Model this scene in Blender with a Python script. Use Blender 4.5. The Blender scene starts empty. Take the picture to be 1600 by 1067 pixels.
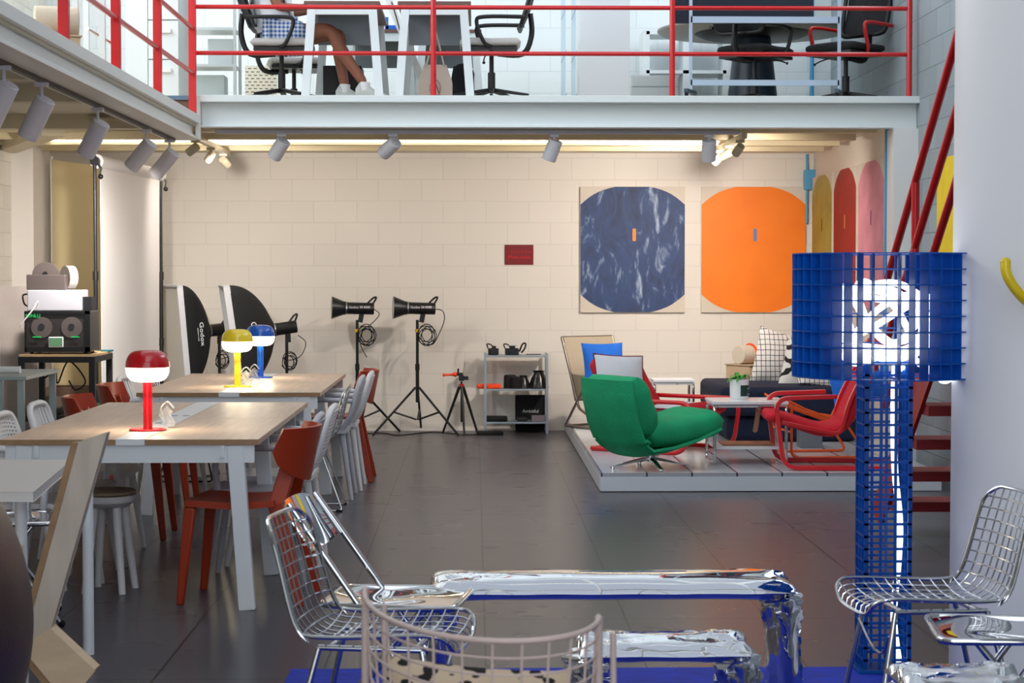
import bpy, math, random
from mathutils import Vector, Matrix, Euler
random.seed(7)
PI = math.pi
SC = bpy.context.scene
COL = SC.collection
# ------------------------------------------------------------------ camera
CAM_H = 1.48
cd = bpy.data.cameras.new('camera'); cam = bpy.data.objects.new('camera', cd); COL.objects.link(cam)
cd.sensor_width = 36; cd.lens = 67.5; cd.clip_end = 200
PITCH = math.atan(102.5/3000); YAW = math.atan(58/3000)
cam.location = (0, 0, CAM_H); cam.rotation_euler = (PI/2 - PITCH, 0, -YAW)
cd.dof.use_dof = True; cd.dof.focus_distance = 12.0; cd.dof.aperture_fstop = 11
SC.camera = cam
# ------------------------------------------------------------------ view, world, big lights
SC.view_settings.view_transform = 'Standard'; SC.view_settings.look = 'None'
SC.view_settings.gamma = 1; SC.view_settings.use_curve_mapping = False
SC.view_settings.exposure = 0.7
W = bpy.data.worlds.new('world'); SC.world = W; W.use_nodes = True
WB = W.node_tree.nodes['Background']; WB.inputs[1].default_value = 1.0
_wt = W.node_tree; _tc = _wt.nodes.new('ShaderNodeTexCoord'); _dt = _wt.nodes.new('ShaderNodeVectorMath'); _dt.operation = 'DOT_PRODUCT'; _dt.inputs[1].default_value = (0, -.96, .28)
_wt.links.new(_tc.outputs['Generated'], _dt.inputs[0]); _rp = _wt.nodes.new('ShaderNodeValToRGB'); _wt.links.new(_dt.outputs['Value'], _rp.inputs[0])   # overcast sky, brighter behind the viewer
_rp.color_ramp.elements[0].position = .0; _rp.color_ramp.elements[0].color = (.31, .345, .40, 1)
_rp.color_ramp.elements[1].position = .9; _rp.color_ramp.elements[1].color = (1.7, 1.85, 2.0, 1)
_e = _rp.color_ramp.elements.new(.45); _e.color = (.40, .45, .50, 1)
_wt.links.new(_rp.outputs[0], WB.inputs[0])
SC.cycles.max_bounces = 8; SC.cycles.diffuse_bounces = 4; SC.cycles.glossy_bounces = 5
SC.cycles.use_denoising = True
SC.cycles.sample_clamp_indirect = 6.0
def area(name, loc, rot, sx, sy, power, color):
    l = bpy.data.lights.new(name, 'AREA'); l.shape = 'RECTANGLE'; l.size = sx; l.size_y = sy
    l.energy = power; l.color = color
    o = bpy.data.objects.new(name, l); o.location = loc; o.rotation_euler = rot; COL.objects.link(o); return o
def spot(name, loc, target, power, color, ang=80, blend=0.8, r=0.03):
    l = bpy.data.lights.new(name, 'SPOT'); l.energy = power; l.color = color; l.spot_size = math.radians(ang)
    l.spot_blend = blend; l.shadow_soft_size = r
    o = bpy.data.objects.new(name, l); o.location = loc
    o.rotation_euler = (Vector(target)-Vector(loc)).to_track_quat('-Z', 'Y').to_euler(); COL.objects.link(o); return o
DAY = (0.86, 0.94, 1.0); WARM = (1.0, 0.92, 0.85)
area('upper_fill_left', (-4.0, 12.5, 5.0), (0, -PI/2, 0), 2.2, 9.0, 200, DAY)  # added fill for the upper floor, no window built here
area('upper_fill_right', (3.36, 14.0, 5.3), (0, PI/2, 0), 1.6, 6.0, 75, DAY)  # weaker added fill from the opposite side, likewise without a window
area('studio_ambient_fill', (-0.9, 16.5, 2.64), (0, 0, 0), 5.4, 0.12, 86, (1.0, 0.94, 0.88))  # added ambient light under the mezzanine, not a fitted lamp
spot('track_light_right', (2.02, 15.9, 2.43), (0.6, 18.3, 1.2), 110, WARM, 150, 1.0, 0.04)
spot('track_light_right_b', (2.10, 15.3, 2.45), (3.0, 18.0, 0.8), 50, WARM, 130, 1.0, 0.04)
spot('track_light_left', (-2.13, 16.0, 2.42), (-1.9, 18.3, 1.2), 50, WARM, 140, 1.0, 0.04)
spot('track_light_walkway', (-2.40, 13.345, 2.195), (-3.6, 15.6, 0.9), 260, (1, .93, .86), 88, 1.0, 0.04)
spot('track_light_bench', (-2.375, 11.66, 2.17), (-3.3, 13.9, 0.9), 32, (1, .94, .88), 80, 1.0, 0.04)
# ------------------------------------------------------------------ pixel -> world (1600x1067)
RM = cam.rotation_euler.to_matrix()
def at(px, py, Y):
    d = RM @ Vector(((px-800)/3000, (533.5-py)/3000, -1.0))
    return Vector((0, 0, CAM_H)) + d*(Y/d.y)
# ------------------------------------------------------------------ materials
def lin(c):
    if isinstance(c, str):
        c = [int(c[i:i+2], 16)/255 for i in (0, 2, 4)]
    return tuple((x/12.92 if x <= 0.04045 else ((x+0.055)/1.055)**2.4) for x in c) + (1,)
MC = {}
def mat(name, col='808080', rough=0.5, metal=0.0, var=0.0, vscale=8, bump=0.0, bscale=60, stretch=(1,1,1), emit=None, estr=0,
        trans=0, alpha=1, coat=0, col2=None, sheen=0, ior=1.45):
    if name in MC: return MC[name]
    m = bpy.data.materials.new(name); m.use_nodes = True; nt = m.node_tree; b = nt.nodes['Principled BSDF']
    b.inputs['Base Color'].default_value = lin(col); b.inputs['Roughness'].default_value = rough
    b.inputs['Metallic'].default_value = metal; b.inputs['IOR'].default_value = ior
    if coat: b.inputs['Coat Weight'].default_value = coat; b.inputs['Coat Roughness'].default_value = 0.08
    if sheen: b.inputs['Sheen Weight'].default_value = sheen
    if trans: b.inputs['Transmission Weight'].default_value = trans
    if alpha < 1: b.inputs['Alpha'].default_value = alpha
    if emit: b.inputs['Emission Color'].default_value = lin(emit); b.inputs['Emission Strength'].default_value = estr
    tc = nt.nodes.new('ShaderNodeTexCoord'); mp = nt.nodes.new('ShaderNodeMapping'); mp.inputs['Scale'].default_value = stretch
    nt.links.new(tc.outputs['Object'], mp.inputs['Vector'])
    if var or col2:
        n = nt.nodes.new('ShaderNodeTexNoise'); n.inputs['Scale'].default_value = vscale; n.inputs['Detail'].default_value = 5
        nt.links.new(mp.outputs[0], n.inputs['Vector'])
        r = nt.nodes.new('ShaderNodeValToRGB'); c = lin(col)
        if col2: c2 = lin(col2); r.color_ramp.elements[0].color = c; r.color_ramp.elements[1].color = c2
        else:
            r.color_ramp.elements[0].color = tuple(x*(1-var) for x in c[:3])+(1,); r.color_ramp.elements[1].color = tuple(min(1, x*(1+var)) for x in c[:3])+(1,)
        r.color_ramp.elements[0].position = .35; r.color_ramp.elements[1].position = .65
        nt.links.new(n.outputs[0], r.inputs[0]); nt.links.new(r.outputs[0], b.inputs['Base Color'])
    if bump:
        n2 = nt.nodes.new('ShaderNodeTexNoise'); n2.inputs['Scale'].default_value = bscale; n2.inputs['Detail'].default_value = 3
        nt.links.new(mp.outputs[0], n2.inputs['Vector'])
        bp = nt.nodes.new('ShaderNodeBump'); bp.inputs['Strength'].default_value = bump; bp.inputs['Distance'].default_value = 0.01
        nt.links.new(n2.outputs[0], bp.inputs['Height']); nt.links.new(bp.outputs[0], b.inputs['Normal'])
    MC[name] = m; return m
def blockwall(name, c, mort, plane, rough=0.6, var=0.05, bw=0.41, bh=0.2055, mw=0.006, off=(0,0), bump=0.35):
    m = bpy.data.materials.new(name); m.use_nodes = True; nt = m.node_tree; b = nt.nodes['Principled BSDF']; L = nt.links.new
    tc = nt.nodes.new('ShaderNodeTexCoord'); sp = nt.nodes.new('ShaderNodeSeparateXYZ'); cb = nt.nodes.new('ShaderNodeCombineXYZ')
    L(tc.outputs['Object'], sp.inputs[0]); L(sp.outputs[0 if plane == 'xz' else 1], cb.inputs[0]); L(sp.outputs[2], cb.inputs[1])
    mp = nt.nodes.new('ShaderNodeMapping'); mp.inputs['Location'].default_value = (off[0], off[1], 0); L(cb.outputs[0], mp.inputs['Vector'])
    br = nt.nodes.new('ShaderNodeTexBrick'); br.inputs['Scale'].default_value = 1; br.inputs['Brick Width'].default_value = bw
    br.inputs['Row Height'].default_value = bh; br.inputs['Mortar Size'].default_value = mw; br.inputs['Mortar Smooth'].default_value = .6
    cc = lin(c)
    br.inputs['Color1'].default_value = tuple(x*(1-var) for x in cc[:3])+(1,); br.inputs['Color2'].default_value = tuple(min(1, x*(1+var)) for x in cc[:3])+(1,)
    br.inputs['Mortar'].default_value = lin(mort); L(mp.outputs[0], br.inputs['Vector'])
    n = nt.nodes.new('ShaderNodeTexNoise'); n.inputs['Scale'].default_value = 45; n.inputs['Detail'].default_value = 4; L(tc.outputs['Object'], n.inputs['Vector'])
    mx = nt.nodes.new('ShaderNodeMath'); mx.operation = 'MULTIPLY_ADD'; mx.inputs[1].default_value = -1.0
    ml = nt.nodes.new('ShaderNodeMath'); ml.operation = 'MULTIPLY'; ml.inputs[1].default_value = 0.18; L(n.outputs[0], ml.inputs[0])
    L(br.outputs['Fac'], mx.inputs[0]); L(ml.outputs[0], mx.inputs[2])
    bp = nt.nodes.new('ShaderNodeBump'); bp.inputs['Strength'].default_value = bump; bp.inputs['Distance'].default_value = .006
    L(mx.outputs[0], bp.inputs['Height']); L(bp.outputs[0], b.inputs['Normal']); L(br.outputs['Color'], b.inputs['Base Color'])
    b.inputs['Roughness'].default_value = rough; return m
# ------------------------------------------------------------------ mesh helpers
class MB:
    def __init__(s): s.v = []; s.f = []
    def add(s, vs, fs, M=None):
        o = len(s.v)
        for p in vs:
            p = Vector(p); s.v.append(M @ p if M else p)
        s.f += [tuple(i+o for i in f) for f in fs]; return s
    def box(s, c, d, R=None):
        x, y, z = [k/2 for k in d]; M = Matrix.Translation(c)
        if R is not None: M = M @ (Euler(R).to_matrix().to_4x4() if not isinstance(R, Matrix) else R.to_4x4())
        return s.add([(-x,-y,-z),(x,-y,-z),(x,y,-z),(-x,y,-z),(-x,-y,z),(x,-y,z),(x,y,z),(-x,y,z)],
              [(0,3,2,1),(4,5,6,7),(0,1,5,4),(1,2,6,5),(2,3,7,6),(3,0,4,7)], M)
    def bb(s, x0, x1, y0, y1, z0, z1): return s.box(((x0+x1)/2,(y0+y1)/2,(z0+z1)/2),(abs(x1-x0),abs(y1-y0),abs(z1-z0)))
    def bar(s, p0, p1, w, t, up=(0,0,1), w1=None, t1=None):
        p0 = Vector(p0); p1 = Vector(p1); d = (p1-p0).normalized(); a = d.cross(Vector(up))
        if a.length < 1e-4: a = d.cross(Vector((0,1,0)))
        a.normalize(); b = d.cross(a); w1 = w if w1 is None else w1; t1 = t if t1 is None else t1; vs = []
        for p, ww, tt in ((p0,w,t),(p1,w1,t1)):
            for i, j in ((-1,-1),(1,-1),(1,1),(-1,1)): vs.append(p+a*(i*ww/2)+b*(j*tt/2))
        return s.add(vs, [(0,1,2,3),(7,6,5,4),(0,4,5,1),(1,5,6,2),(2,6,7,3),(3,7,4,0)])
    def tube(s, pts, r, n=8, closed=False):
        P = [Vector(p) for p in pts]; k = len(P); rr = r if isinstance(r, (list,tuple)) else [r]*k
        T = []
        for i in range(k):
            a = P[i-1] if (closed or i > 0) else P[i]; b = P[(i+1)%k] if (closed or i < k-1) else P[i]
            d = b-a; T.append(d.normalized() if d.length > 1e-9 else Vector((0,0,1)))
        u = T[0].orthogonal().normalized(); vs = []; fs = []
        for i in range(k):
            u = (u - T[i]*u.dot(T[i])); u = u.normalized() if u.length > 1e-6 else T[i].orthogonal().normalized(); w = T[i].cross(u)
            for j in range(n):
                a = 2*PI*j/n; vs.append(P[i]+(u*math.cos(a)+w*math.sin(a))*rr[i])
        for i in range(k if closed else k-1):
            for j in range(n):
                a = i*n+j; b = i*n+(j+1)%n; c = ((i+1)%k)*n+(j+1)%n; d = ((i+1)%k)*n+j; fs.append((a,b,c,d))
        if not closed: fs.append(tuple(range(n))[::-1]); fs.append(tuple((k-1)*n+j for j in range(n)))
        return s.add(vs, fs)
    def cyl(s, p0, p1, r, r1=None, n=20): return s.tube([p0,p1], [r, r if r1 is None else r1], n)
    def lathe(s, prof, n=32, M=None, closed=False):
        vs = []; fs = []; k = len(prof)
        for r, z in prof:
            for j in range(n): a = 2*PI*j/n; vs.append((r*math.cos(a), r*math.sin(a), z))
        for i in range(k if closed else k-1):
            for j in range(n): fs.append((i*n+j, i*n+(j+1)%n, ((i+1)%k)*n+(j+1)%n, ((i+1)%k)*n+j))
        if not closed:
            fs.append(tuple(range(n))[::-1]); fs.append(tuple((k-1)*n+j for j in range(n)))
        return s.add(vs, fs, M)
    def ball(s, c, r, n=16, m=10, M=None):
        r = (r,r,r) if not isinstance(r, (tuple,list)) else r
        prof = [(max(1e-4, math.sin(PI*i/m)), -math.cos(PI*i/m)) for i in range(m+1)]
        MM = Matrix.Translation(c) @ (M.to_4x4() if M else Matrix.Identity(4)) @ Matrix.Diagonal((*r,1))
        return s.lathe(prof, n, MM)
    def prism(s, poly, ax, a, b):
        n = len(poly)
        def q(u, v, w): return {'x': (w,u,v), 'y': (u,w,v), 'z': (u,v,w)}[ax]
        vs = [q(u,v,a) for u,v in poly]+[q(u,v,b) for u,v in poly]
        return s.add(vs, [tuple(range(n)), tuple(range(2*n-1, n-1, -1))]+[(i,(i+1)%n,n+(i+1)%n,n+i) for i in range(n)])
    def shell(s, fn, nu, nv, th):
        """fn(u,v)->point, u,v in 0..1; thick sheet"""
        P = [[Vector(fn(i/nu, j/nv)) for j in range(nv+1)] for i in range(nu+1)]; vs = []; fs = []
        N = [[None]*(nv+1) for _ in range(nu+1)]
        for i in range(nu+1):
            for j in range(nv+1):
                a = P[min(i+1,nu)][j]-P[max(i-1,0)][j]; b = P[i][min(j+1,nv)]-P[i][max(j-1,0)]; N[i][j] = a.cross(b).normalized()
        for sg in (.5,-.5):
            for i in range(nu+1):
                for j in range(nv+1): vs.append(P[i][j]+N[i][j]*th*sg)
        K = (nu+1)*(nv+1); id_ = lambda i,j,k: k*K+i*(nv+1)+j
        for i in range(nu):
            for j in range(nv):
                fs.append((id_(i,j,0),id_(i+1,j,0),id_(i+1,j+1,0),id_(i,j+1,0))); fs.append((id_(i,j,1),id_(i,j+1,1),id_(i+1,j+1,1),id_(i+1,j,1)))
        for i in range(nu):
            fs.append((id_(i,0,0),id_(i,0,1),id_(i+1,0,1),id_(i+1,0,0))); fs.append((id_(i,nv,0),id_(i+1,nv,0),id_(i+1,nv,1),id_(i,nv,1)))
        for j in range(nv):
            fs.append((id_(0,j,0),id_(0,j+1,0),id_(0,j+1,1),id_(0,j,1))); fs.append((id_(nu,j,0),id_(nu,j,1),id_(nu,j+1,1),id_(nu,j+1,0)))
        return s.add(vs, fs)
    def xf(s, M): s.v = [M @ p for p in s.v]; return s
    def build(s, name, m, parent=None, smooth=True, bevel=0, sub=0, world=False, label=None, bseg=2):
        off = parent.location if (world and parent) else Vector((0,0,0))
        me = bpy.data.meshes.new(name); me.from_pydata([tuple(p-off) for p in s.v], [], s.f)
        me.materials.append(m); me.update()
        if smooth:
            me.polygons.foreach_set('use_smooth', [True]*len(me.polygons))
            me.set_sharp_from_angle(angle=math.radians(38))
        o = bpy.data.objects.new(name, me); COL.objects.link(o)
        if parent: o.parent = parent
        if bevel:
            b = o.modifiers.new('bevel', 'BEVEL'); b.width = bevel; b.segments = bseg; b.limit_method = 'ANGLE'; b.angle_limit = math.radians(40)
        if sub:
            b = o.modifiers.new('sub', 'SUBSURF'); b.levels = sub; b.render_levels = sub
        if label: o['label'] = label
        return o
def thing(name, label, cat, loc=(0,0,0), rz=0, group=None):
    o = bpy.data.objects.new(name, None); COL.objects.link(o); o.location = loc; o.rotation_euler = (0,0,rz); o.empty_display_size = .1
    o['label'] = label; o['category'] = cat
    if group: o['group'] = group
    return o
def tag(o, label, cat, group=None):
    o['label'] = label; o['category'] = cat
    if group: o['group'] = group
    return o
def struct(o): o['kind'] = 'structure'; return o
def dup(root, loc, rz, label, group=None):
    r = root.copy(); COL.objects.link(r); r.location = loc; r.rotation_euler = (0,0,rz); r['label'] = label
    if group: r['group'] = group
    for ch in list(root.children):
        c = ch.copy(); COL.objects.link(c); c.parent = r
        for g in ch.children:
            d = g.copy(); COL.objects.link(d); d.parent = c
    return r
def arc(pts, r, n=5):
    """round the corners of a polyline"""
    P = [Vector(p) for p in pts]; out = [P[0]]
    for i in range(1, len(P)-1):
        a = P[i-1]-P[i]; b = P[i+1]-P[i]; rr = min(r, a.length*.49, b.length*.49); p0 = P[i]+a.normalized()*rr; p1 = P[i]+b.normalized()*rr
        for k in range(n+1):
            t = k/n; out.append(p0*(1-t)**2+P[i]*2*t*(1-t)+p1*t*t)
    out.append(P[-1]); return out
def arcc(pts, r, n=5):
    P = [Vector(p) for p in pts]; k = len(P); out = []
    for i in range(k):
        a = P[i-1]-P[i]; b = P[(i+1)%k]-P[i]; rr = min(r, a.length*.49, b.length*.49); p0 = P[i]+a.normalized()*rr; p1 = P[i]+b.normalized()*rr
        for q in range(n+1):
            t = q/n; out.append(p0*(1-t)**2+P[i]*2*t*(1-t)+p1*t*t)
    return out
def spline(pts, n=8):
    P = [Vector(p) for p in pts]; out = []
    for i in range(len(P)-1):
        a, b, c, d = P[max(i-1,0)], P[i], P[i+1], P[min(i+2,len(P)-1)]
        for k in range(n):
            t = k/n; out.append(0.5*((2*b)+(c-a)*t+(2*a-5*b+4*c-d)*t*t+(3*b-a-3*c+d)*t**3))
    out.append(P[-1]); return out
def text(body, size, loc, rot, m, parent, name='lettering', ext=0.001, font_scale_x=1, label=None):
    c = bpy.data.curves.new(name, 'FONT'); c.body = body; c.size = size; c.extrude = ext; c.align_x = 'CENTER'; c.align_y = 'CENTER'
    t = bpy.data.objects.new(name+'_tmp', c); COL.objects.link(t)
    dg = bpy.context.evaluated_depsgraph_get(); me = bpy.data.meshes.new_from_object(t.evaluated_get(dg)); bpy.data.objects.remove(t)
    me.name = name; me.materials.clear(); me.materials.append(m)
    o = bpy.data.objects.new(name, me); COL.objects.link(o); o.parent = parent; o.location = loc
    o.rotation_euler = rot if not isinstance(rot, Matrix) else rot.to_euler(); o.scale = (font_scale_x,1,1)
    if label: o['label'] = label
    return o
# ------------------------------------------------------------------ palette
white = mat('white_paint', 'e4e4e2', .45, bump=.05, bscale=30)
steelw = mat('white_steel', 'd9dcdc', .4, bump=.03, bscale=12)
cream = mat('cream_paint', 'ddd2bd', .5, bump=.05, bscale=20)
redp = mat('red_enamel', 'c4161b', .3, var=.05, coat=.3)
chrome = mat('chrome', 'd8d8da', .06, 1.0)
chromew = mat('chrome_wire', 'cfd0d2', .16, 1.0)
inflated = mat('mirror_steel', 'e2e4e8', .025, 1.0, bump=.03, bscale=5)
black = mat('black_plastic', '141416', .42)
blackm = mat('black_metal', '1b1b1d', .38, .2)
rubber = mat('black_rubber', '0c0c0c', .8)
oak = mat('pale_oak', 'ccb29d', .38, var=.10, vscale=3, stretch=(12,1,12), bump=.04, bscale=30)
oake = mat('oak_edge', '9a7653', .5, var=.12, vscale=8, stretch=(2,2,2))
ply = mat('birch_ply', 'c2b3a2', .55, var=.07, vscale=4, stretch=(6,6,1), bump=.04)
warmlit = mat('lamp_diffuser', 'fff3dc', .4, emit='fff0d8', estr=4.0)
greymetal = mat('grey_metal', '9aa3ab', .4, .5)
orangep = mat('orange_plastic', 'ff4a12', .4)
# ================================================================== THE ROOM
def floor_mat():
    m = bpy.data.materials.new('floor_tiles'); m.use_nodes = True; nt = m.node_tree; b = nt.nodes['Principled BSDF']; L = nt.links.new
    tc = nt.nodes.new('ShaderNodeTexCoord'); mp = nt.nodes.new('ShaderNodeMapping'); mp.inputs['Location'].default_value = (-0.04, 0.3, 0); L(tc.outputs['Object'], mp.inputs[0])
    br = nt.nodes.new('ShaderNodeTexBrick'); br.inputs['Scale'].default_value = 1; br.inputs['Brick Width'].default_value = .61; br.inputs['Row Height'].default_value = 1.22
    br.inputs['Mortar Size'].default_value = .0045; br.offset = 0; br.inputs['Color1'].default_value = (.086,.079,.091,1); br.inputs['Color2'].default_value = (.090,.083,.095,1)
    br.inputs['Mortar'].default_value = (.02,.02,.02,1); L(mp.outputs[0], br.inputs['Vector'])
    n = nt.nodes.new('ShaderNodeTexNoise'); n.inputs['Scale'].default_value = 2.0; n.inputs['Detail'].default_value = 2; n.inputs['Roughness'].default_value = .65
    mp2 = nt.nodes.new('ShaderNodeMapping'); mp2.inputs['Scale'].default_value = (1, 3, 1); L(tc.outputs['Object'], mp2.inputs[0]); L(mp2.outputs[0], n.inputs['Vector'])
    r = nt.nodes.new('ShaderNodeValToRGB'); r.color_ramp.elements[0].position = .3; r.color_ramp.elements[1].position = .75
    r.color_ramp.elements[0].color = (.93,.93,.93,1); r.color_ramp.elements[1].color = (1.07,1.07,1.07,1); L(n.outputs[0], r.inputs[0])
    mx = nt.nodes.new('ShaderNodeMix'); mx.data_type = 'RGBA'; mx.blend_type = 'MULTIPLY'; mx.inputs[0].default_value = 1; L(br.outputs['Color'], mx.inputs[6]); L(r.outputs[0], mx.inputs[7])
    L(mx.outputs[2], b.inputs['Base Color'])
    mr = nt.nodes.new('ShaderNodeMapRange'); mr.inputs[3].default_value = .26; mr.inputs[4].default_value = .30; L(n.outputs[0], mr.inputs[0]); L(mr.outputs[0], b.inputs['Roughness'])
    bp = nt.nodes.new('ShaderNodeBump'); bp.inputs['Strength'].default_value = .25; bp.inputs['Distance'].default_value = .002; n3 = nt.nodes.new('ShaderNodeTexNoise'); n3.inputs['Scale'].default_value = 3; n3.inputs['Detail'].default_value = 1; L(tc.outputs['Object'], n3.inputs['Vector']); L(n3.outputs[0], bp.inputs['Height'])
    b.inputs['Specular IOR Level'].default_value = .16
    return m
BW = 18.35
def S(name, mb, m, bevel=0, smooth=False): return struct(mb.build(name, m, None, smooth=smooth, bevel=bevel))
S('floor', MB().bb(-4.3, 3.6, -3, BW+.2, -.12, 0), floor_mat())
S('wall_back', MB().bb(-4.3, 3.6, BW, BW+.2, 0, 2.75), blockwall('cream_block_wall', 'e4ddd2', 'd6cfc4', 'xz', off=(.1,.07), var=.015, mw=.004, bump=.3))
S('wall_back_upper', MB().bb(-4.3, 3.6, BW, BW+.2, 2.75, 6.6), blockwall('pale_block_wall', 'e6ecee', 'd3dadd', 'xz', off=(.1,.07), var=.01, mw=.004, bump=.3))
S('wall_left', MB().bb(-4.3, -4.05, -3, BW, 0, 6.6), blockwall('white_block_wall_left', 'e2ddd4', 'cfc8bc', 'yz'))
S('wall_right', MB().bb(3.40, 3.6, -3, BW, 0, 6.6), blockwall('grey_block_wall', '98a2a8', '848e94', 'yz', var=.12, off=(0,.05), bump=.6))
S('wall_right_lounge', MB().bb(3.24, 3.40, 14.93, BW, 0, 2.65), mat('lounge_wall_paint', 'e6dccd', .6, bump=.06, bscale=60))
S('wall_pillar_left', MB().bb(-4.05, -3.86, 16.9, 17.55, 0, 2.65), mat('pillar_paint', 'dcd6cf', .55))
S('wall_pillar_right', MB().bb(3.21, 3.40, 14.70, 14.93, 0, 2.61), white)
# studio ceiling = the mezzanine slab, with joists
S('ceiling_studio', MB().bb(-4.05, 3.40, 14.80, BW, 2.65, 2.85), mat('slab_paint', 'd9cfb8', .5))
for k, y in enumerate((15.0, 15.8, 16.5, 17.25)):
    S('trim_joist', MB().bb(-4.05, 3.13, y-.05, y+.05, 2.595, 2.65), mat('joist_paint', 'd2c49f', .45, bump=.05))
fb = MB().bb(-2.085, 3.40, 14.66, 14.80, 2.80, 2.852); fb.bb(-2.085, 3.40, 14.76, 14.80, 2.61, 2.80); fb.bb(-2.085, 3.2, 14.70, 14.80, 2.612, 2.625)
S('trim_mezzanine_beam', fb, mat('beam_paint', 'dfe6e6', .45, bump=.04, bscale=6), bevel=.003)
# left walkway
S('ceiling_walkway', MB().bb(-4.05, -2.12, -3, 14.78, 2.62, 2.685), mat('walkway_soffit', 'd6cdb6', .5))
lb = MB().bb(-2.17, -2.09, -3, 14.72, 2.635, 2.70); lb.bb(-2.17, -2.145, -3, 14.72, 2.53, 2.635); lb.bb(-2.34, -2.09, -3, 14.72, 2.51, 2.53)
lb.bb(-2.12, -2.085, 14.66, 14.72, 2.51, 2.852)
S('trim_walkway_beam', lb, mat('walkway_beam_paint', 'deddd8', .45, bump=.04, bscale=6), bevel=.002)
for y in (6.2, 7.6, 9.0, 10.3, 11.6, 13.7):
    S('trim_crossbeam', MB().bb(-4.05, -2.34, y-.06, y+.06, 2.52, 2.62), mat('crossbeam_paint', 'c9bd9e', .5))
S('trim_brace', MB().bar((-2.36, 13.4, 2.55), (-2.75, 13.7, 2.60), .08, .02), MC['crossbeam_paint'])
S('trim_diagonal_soffit', MB().bar((-3.22, 14.78, 2.60), (-4.35, 17.5, 2.60), .18, .10), MC['crossbeam_paint'])
S('trim_step_riser', MB().bb(-4.05, -2.125, 14.74, 14.80, 2.685, 2.82), mat('dark_walnut', '6a4a3a', .5, var=.3, vscale=6, stretch=(2,8,8)))
S('trim_step_nosing', MB().bb(-4.05, -2.125, 14.72, 14.80, 2.82, 2.852), mat('nosing_metal', '5d7387', .4, .4))
# unseen roof for the chrome to reflect, openings shaped for the daylight
rf = MB()
rf.bb(-4.3, -1.7, -3, BW+.2, 6.6, 6.8); rf.bb(2.5, 3.6, -3, BW+.2, 6.6, 6.8)
for y0, y1 in ((-3, -2.4), (3.2, 3.6), (9.2, 9.8), (13.2, 13.8), (17.3, BW+.2)): rf.bb(-1.7, 2.5, y0, y1, 6.6, 6.8)
for k in range(4): rf.bb(-1.7+1.05*k+.5, -1.7+1.05*k+.56, -3, BW, 6.45, 6.72)
S('ceiling_roof_unseen', rf, white)
wf_ = MB(); wf_.bb(-4.3, 3.6, -3.2, -3.0, 0, .25); wf_.bb(-4.3, 3.6, -3.2, -3.0, 2.5, 3.1); wf_.bb(-4.3, 3.6, -3.2, -3.0, 5.6, 6.6)  # unseen wall with window openings, added to cut the frontal light
for xx in (-4.3, -.4, 3.3): wf_.bb(xx, xx+.3, -3.2, -3.0, .25, 5.6)
S('wall_front_unseen', wf_, mat('front_wall_paint', 'c9c0b4', .6))
# big round white column, right
cx, cy, cr = 2.085, 6.98, .33
S('wall_column', MB().lathe([(cr*1.015,0),(cr,2.0),(cr*.985,6.6)], 96, Matrix.Translation((cx,cy,0))), mat('column_plaster', 'eceaec', .38, bump=.03, bscale=3), smooth=True)
# ------------------------------------------------------------------ mezzanine railings
def rail_thing(name, label, posts, rails, base, sq):
    t = thing(name, label, 'railing', base)
    for a, b in posts:
        if sq: MB().bar(a, b, .055, .045, (0,1,0)).build('post', redp, t, smooth=False, bevel=.003, world=True)
        else: MB().cyl(a, b, .022, n=16).build('post', redp, t, world=True)
    for p in rails: MB().tube(p, .017, 12).build('rail', redp, t, world=True)
Y0 = 14.72
px = [-2.145, -.315, 1.51, 3.33]
rail_thing('balcony_railing', 'red tubular railing along the front edge of the white mezzanine beam',
    [((x, Y0, 2.852), (x, Y0, 3.95)) for x in px], [[(px[0], Y0, z), (px[3], Y0, z)] for z in (3.175, 3.525, 3.95)], (px[0], Y0, 2.852), False)
rail_thing('walkway_railing', 'red railing with flat posts along the left upper walkway',
    [((-2.13, y, 2.70), (-2.13, y, 3.85)) for y in (8.5, 10.05, 11.5, 13.0, 14.60)], [[(-2.13, 5, z), (-2.13, 14.6, z)] for z in (3.01, 3.345, 3.85)], (-2.13, 14.6, 2.70), True)
# ------------------------------------------------------------------ staircase
st = thing('staircase', 'red steel staircase climbing toward the viewer behind the blue lamp', 'staircase', (2.37, 10.8, 0))
treadm = mat('tread_red', '8e2228', .55, .1, bump=.8, bscale=220)
for i in range(12):
    y = 10.80-.262*i; z = .2*(i+1)
    MB().bb(2.375, 3.25, y-.02, y+.26, z-.055, z).build('tread', treadm, st, smooth=False, world=True)
sl = .2/.262
def zt(y, z9): return z9 + (9.875-y)*sl
sp_ = [(y, zt(y, .95)) for y in (11.08, 7.7)]+[(y, zt(y, 1.21)) for y in (7.7, 11.35)]
MB().prism(sp_, 'x', 2.355, 2.375).build('stringer', mat('stringer_red','9d1a1e',.35), st, smooth=False, world=True)
MB().prism(sp_, 'x', 3.25, 3.27).build('stringer', MC['stringer_red'], st, smooth=False, world=True)
for z9 in (2.30, 1.945, 1.59):
    MB().tube([(2.365, 11.0, zt(11.0, z9)), (2.365, 7.8, zt(7.8, z9))], .022, 12).build('handrail', redp, st, world=True)
for y in (10.28, 8.4): MB().cyl((2.365, y, zt(y,1.15)), (2.365, y, zt(y, 2.30)), .022, n=14).build('baluster', redp, st, world=True)
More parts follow.
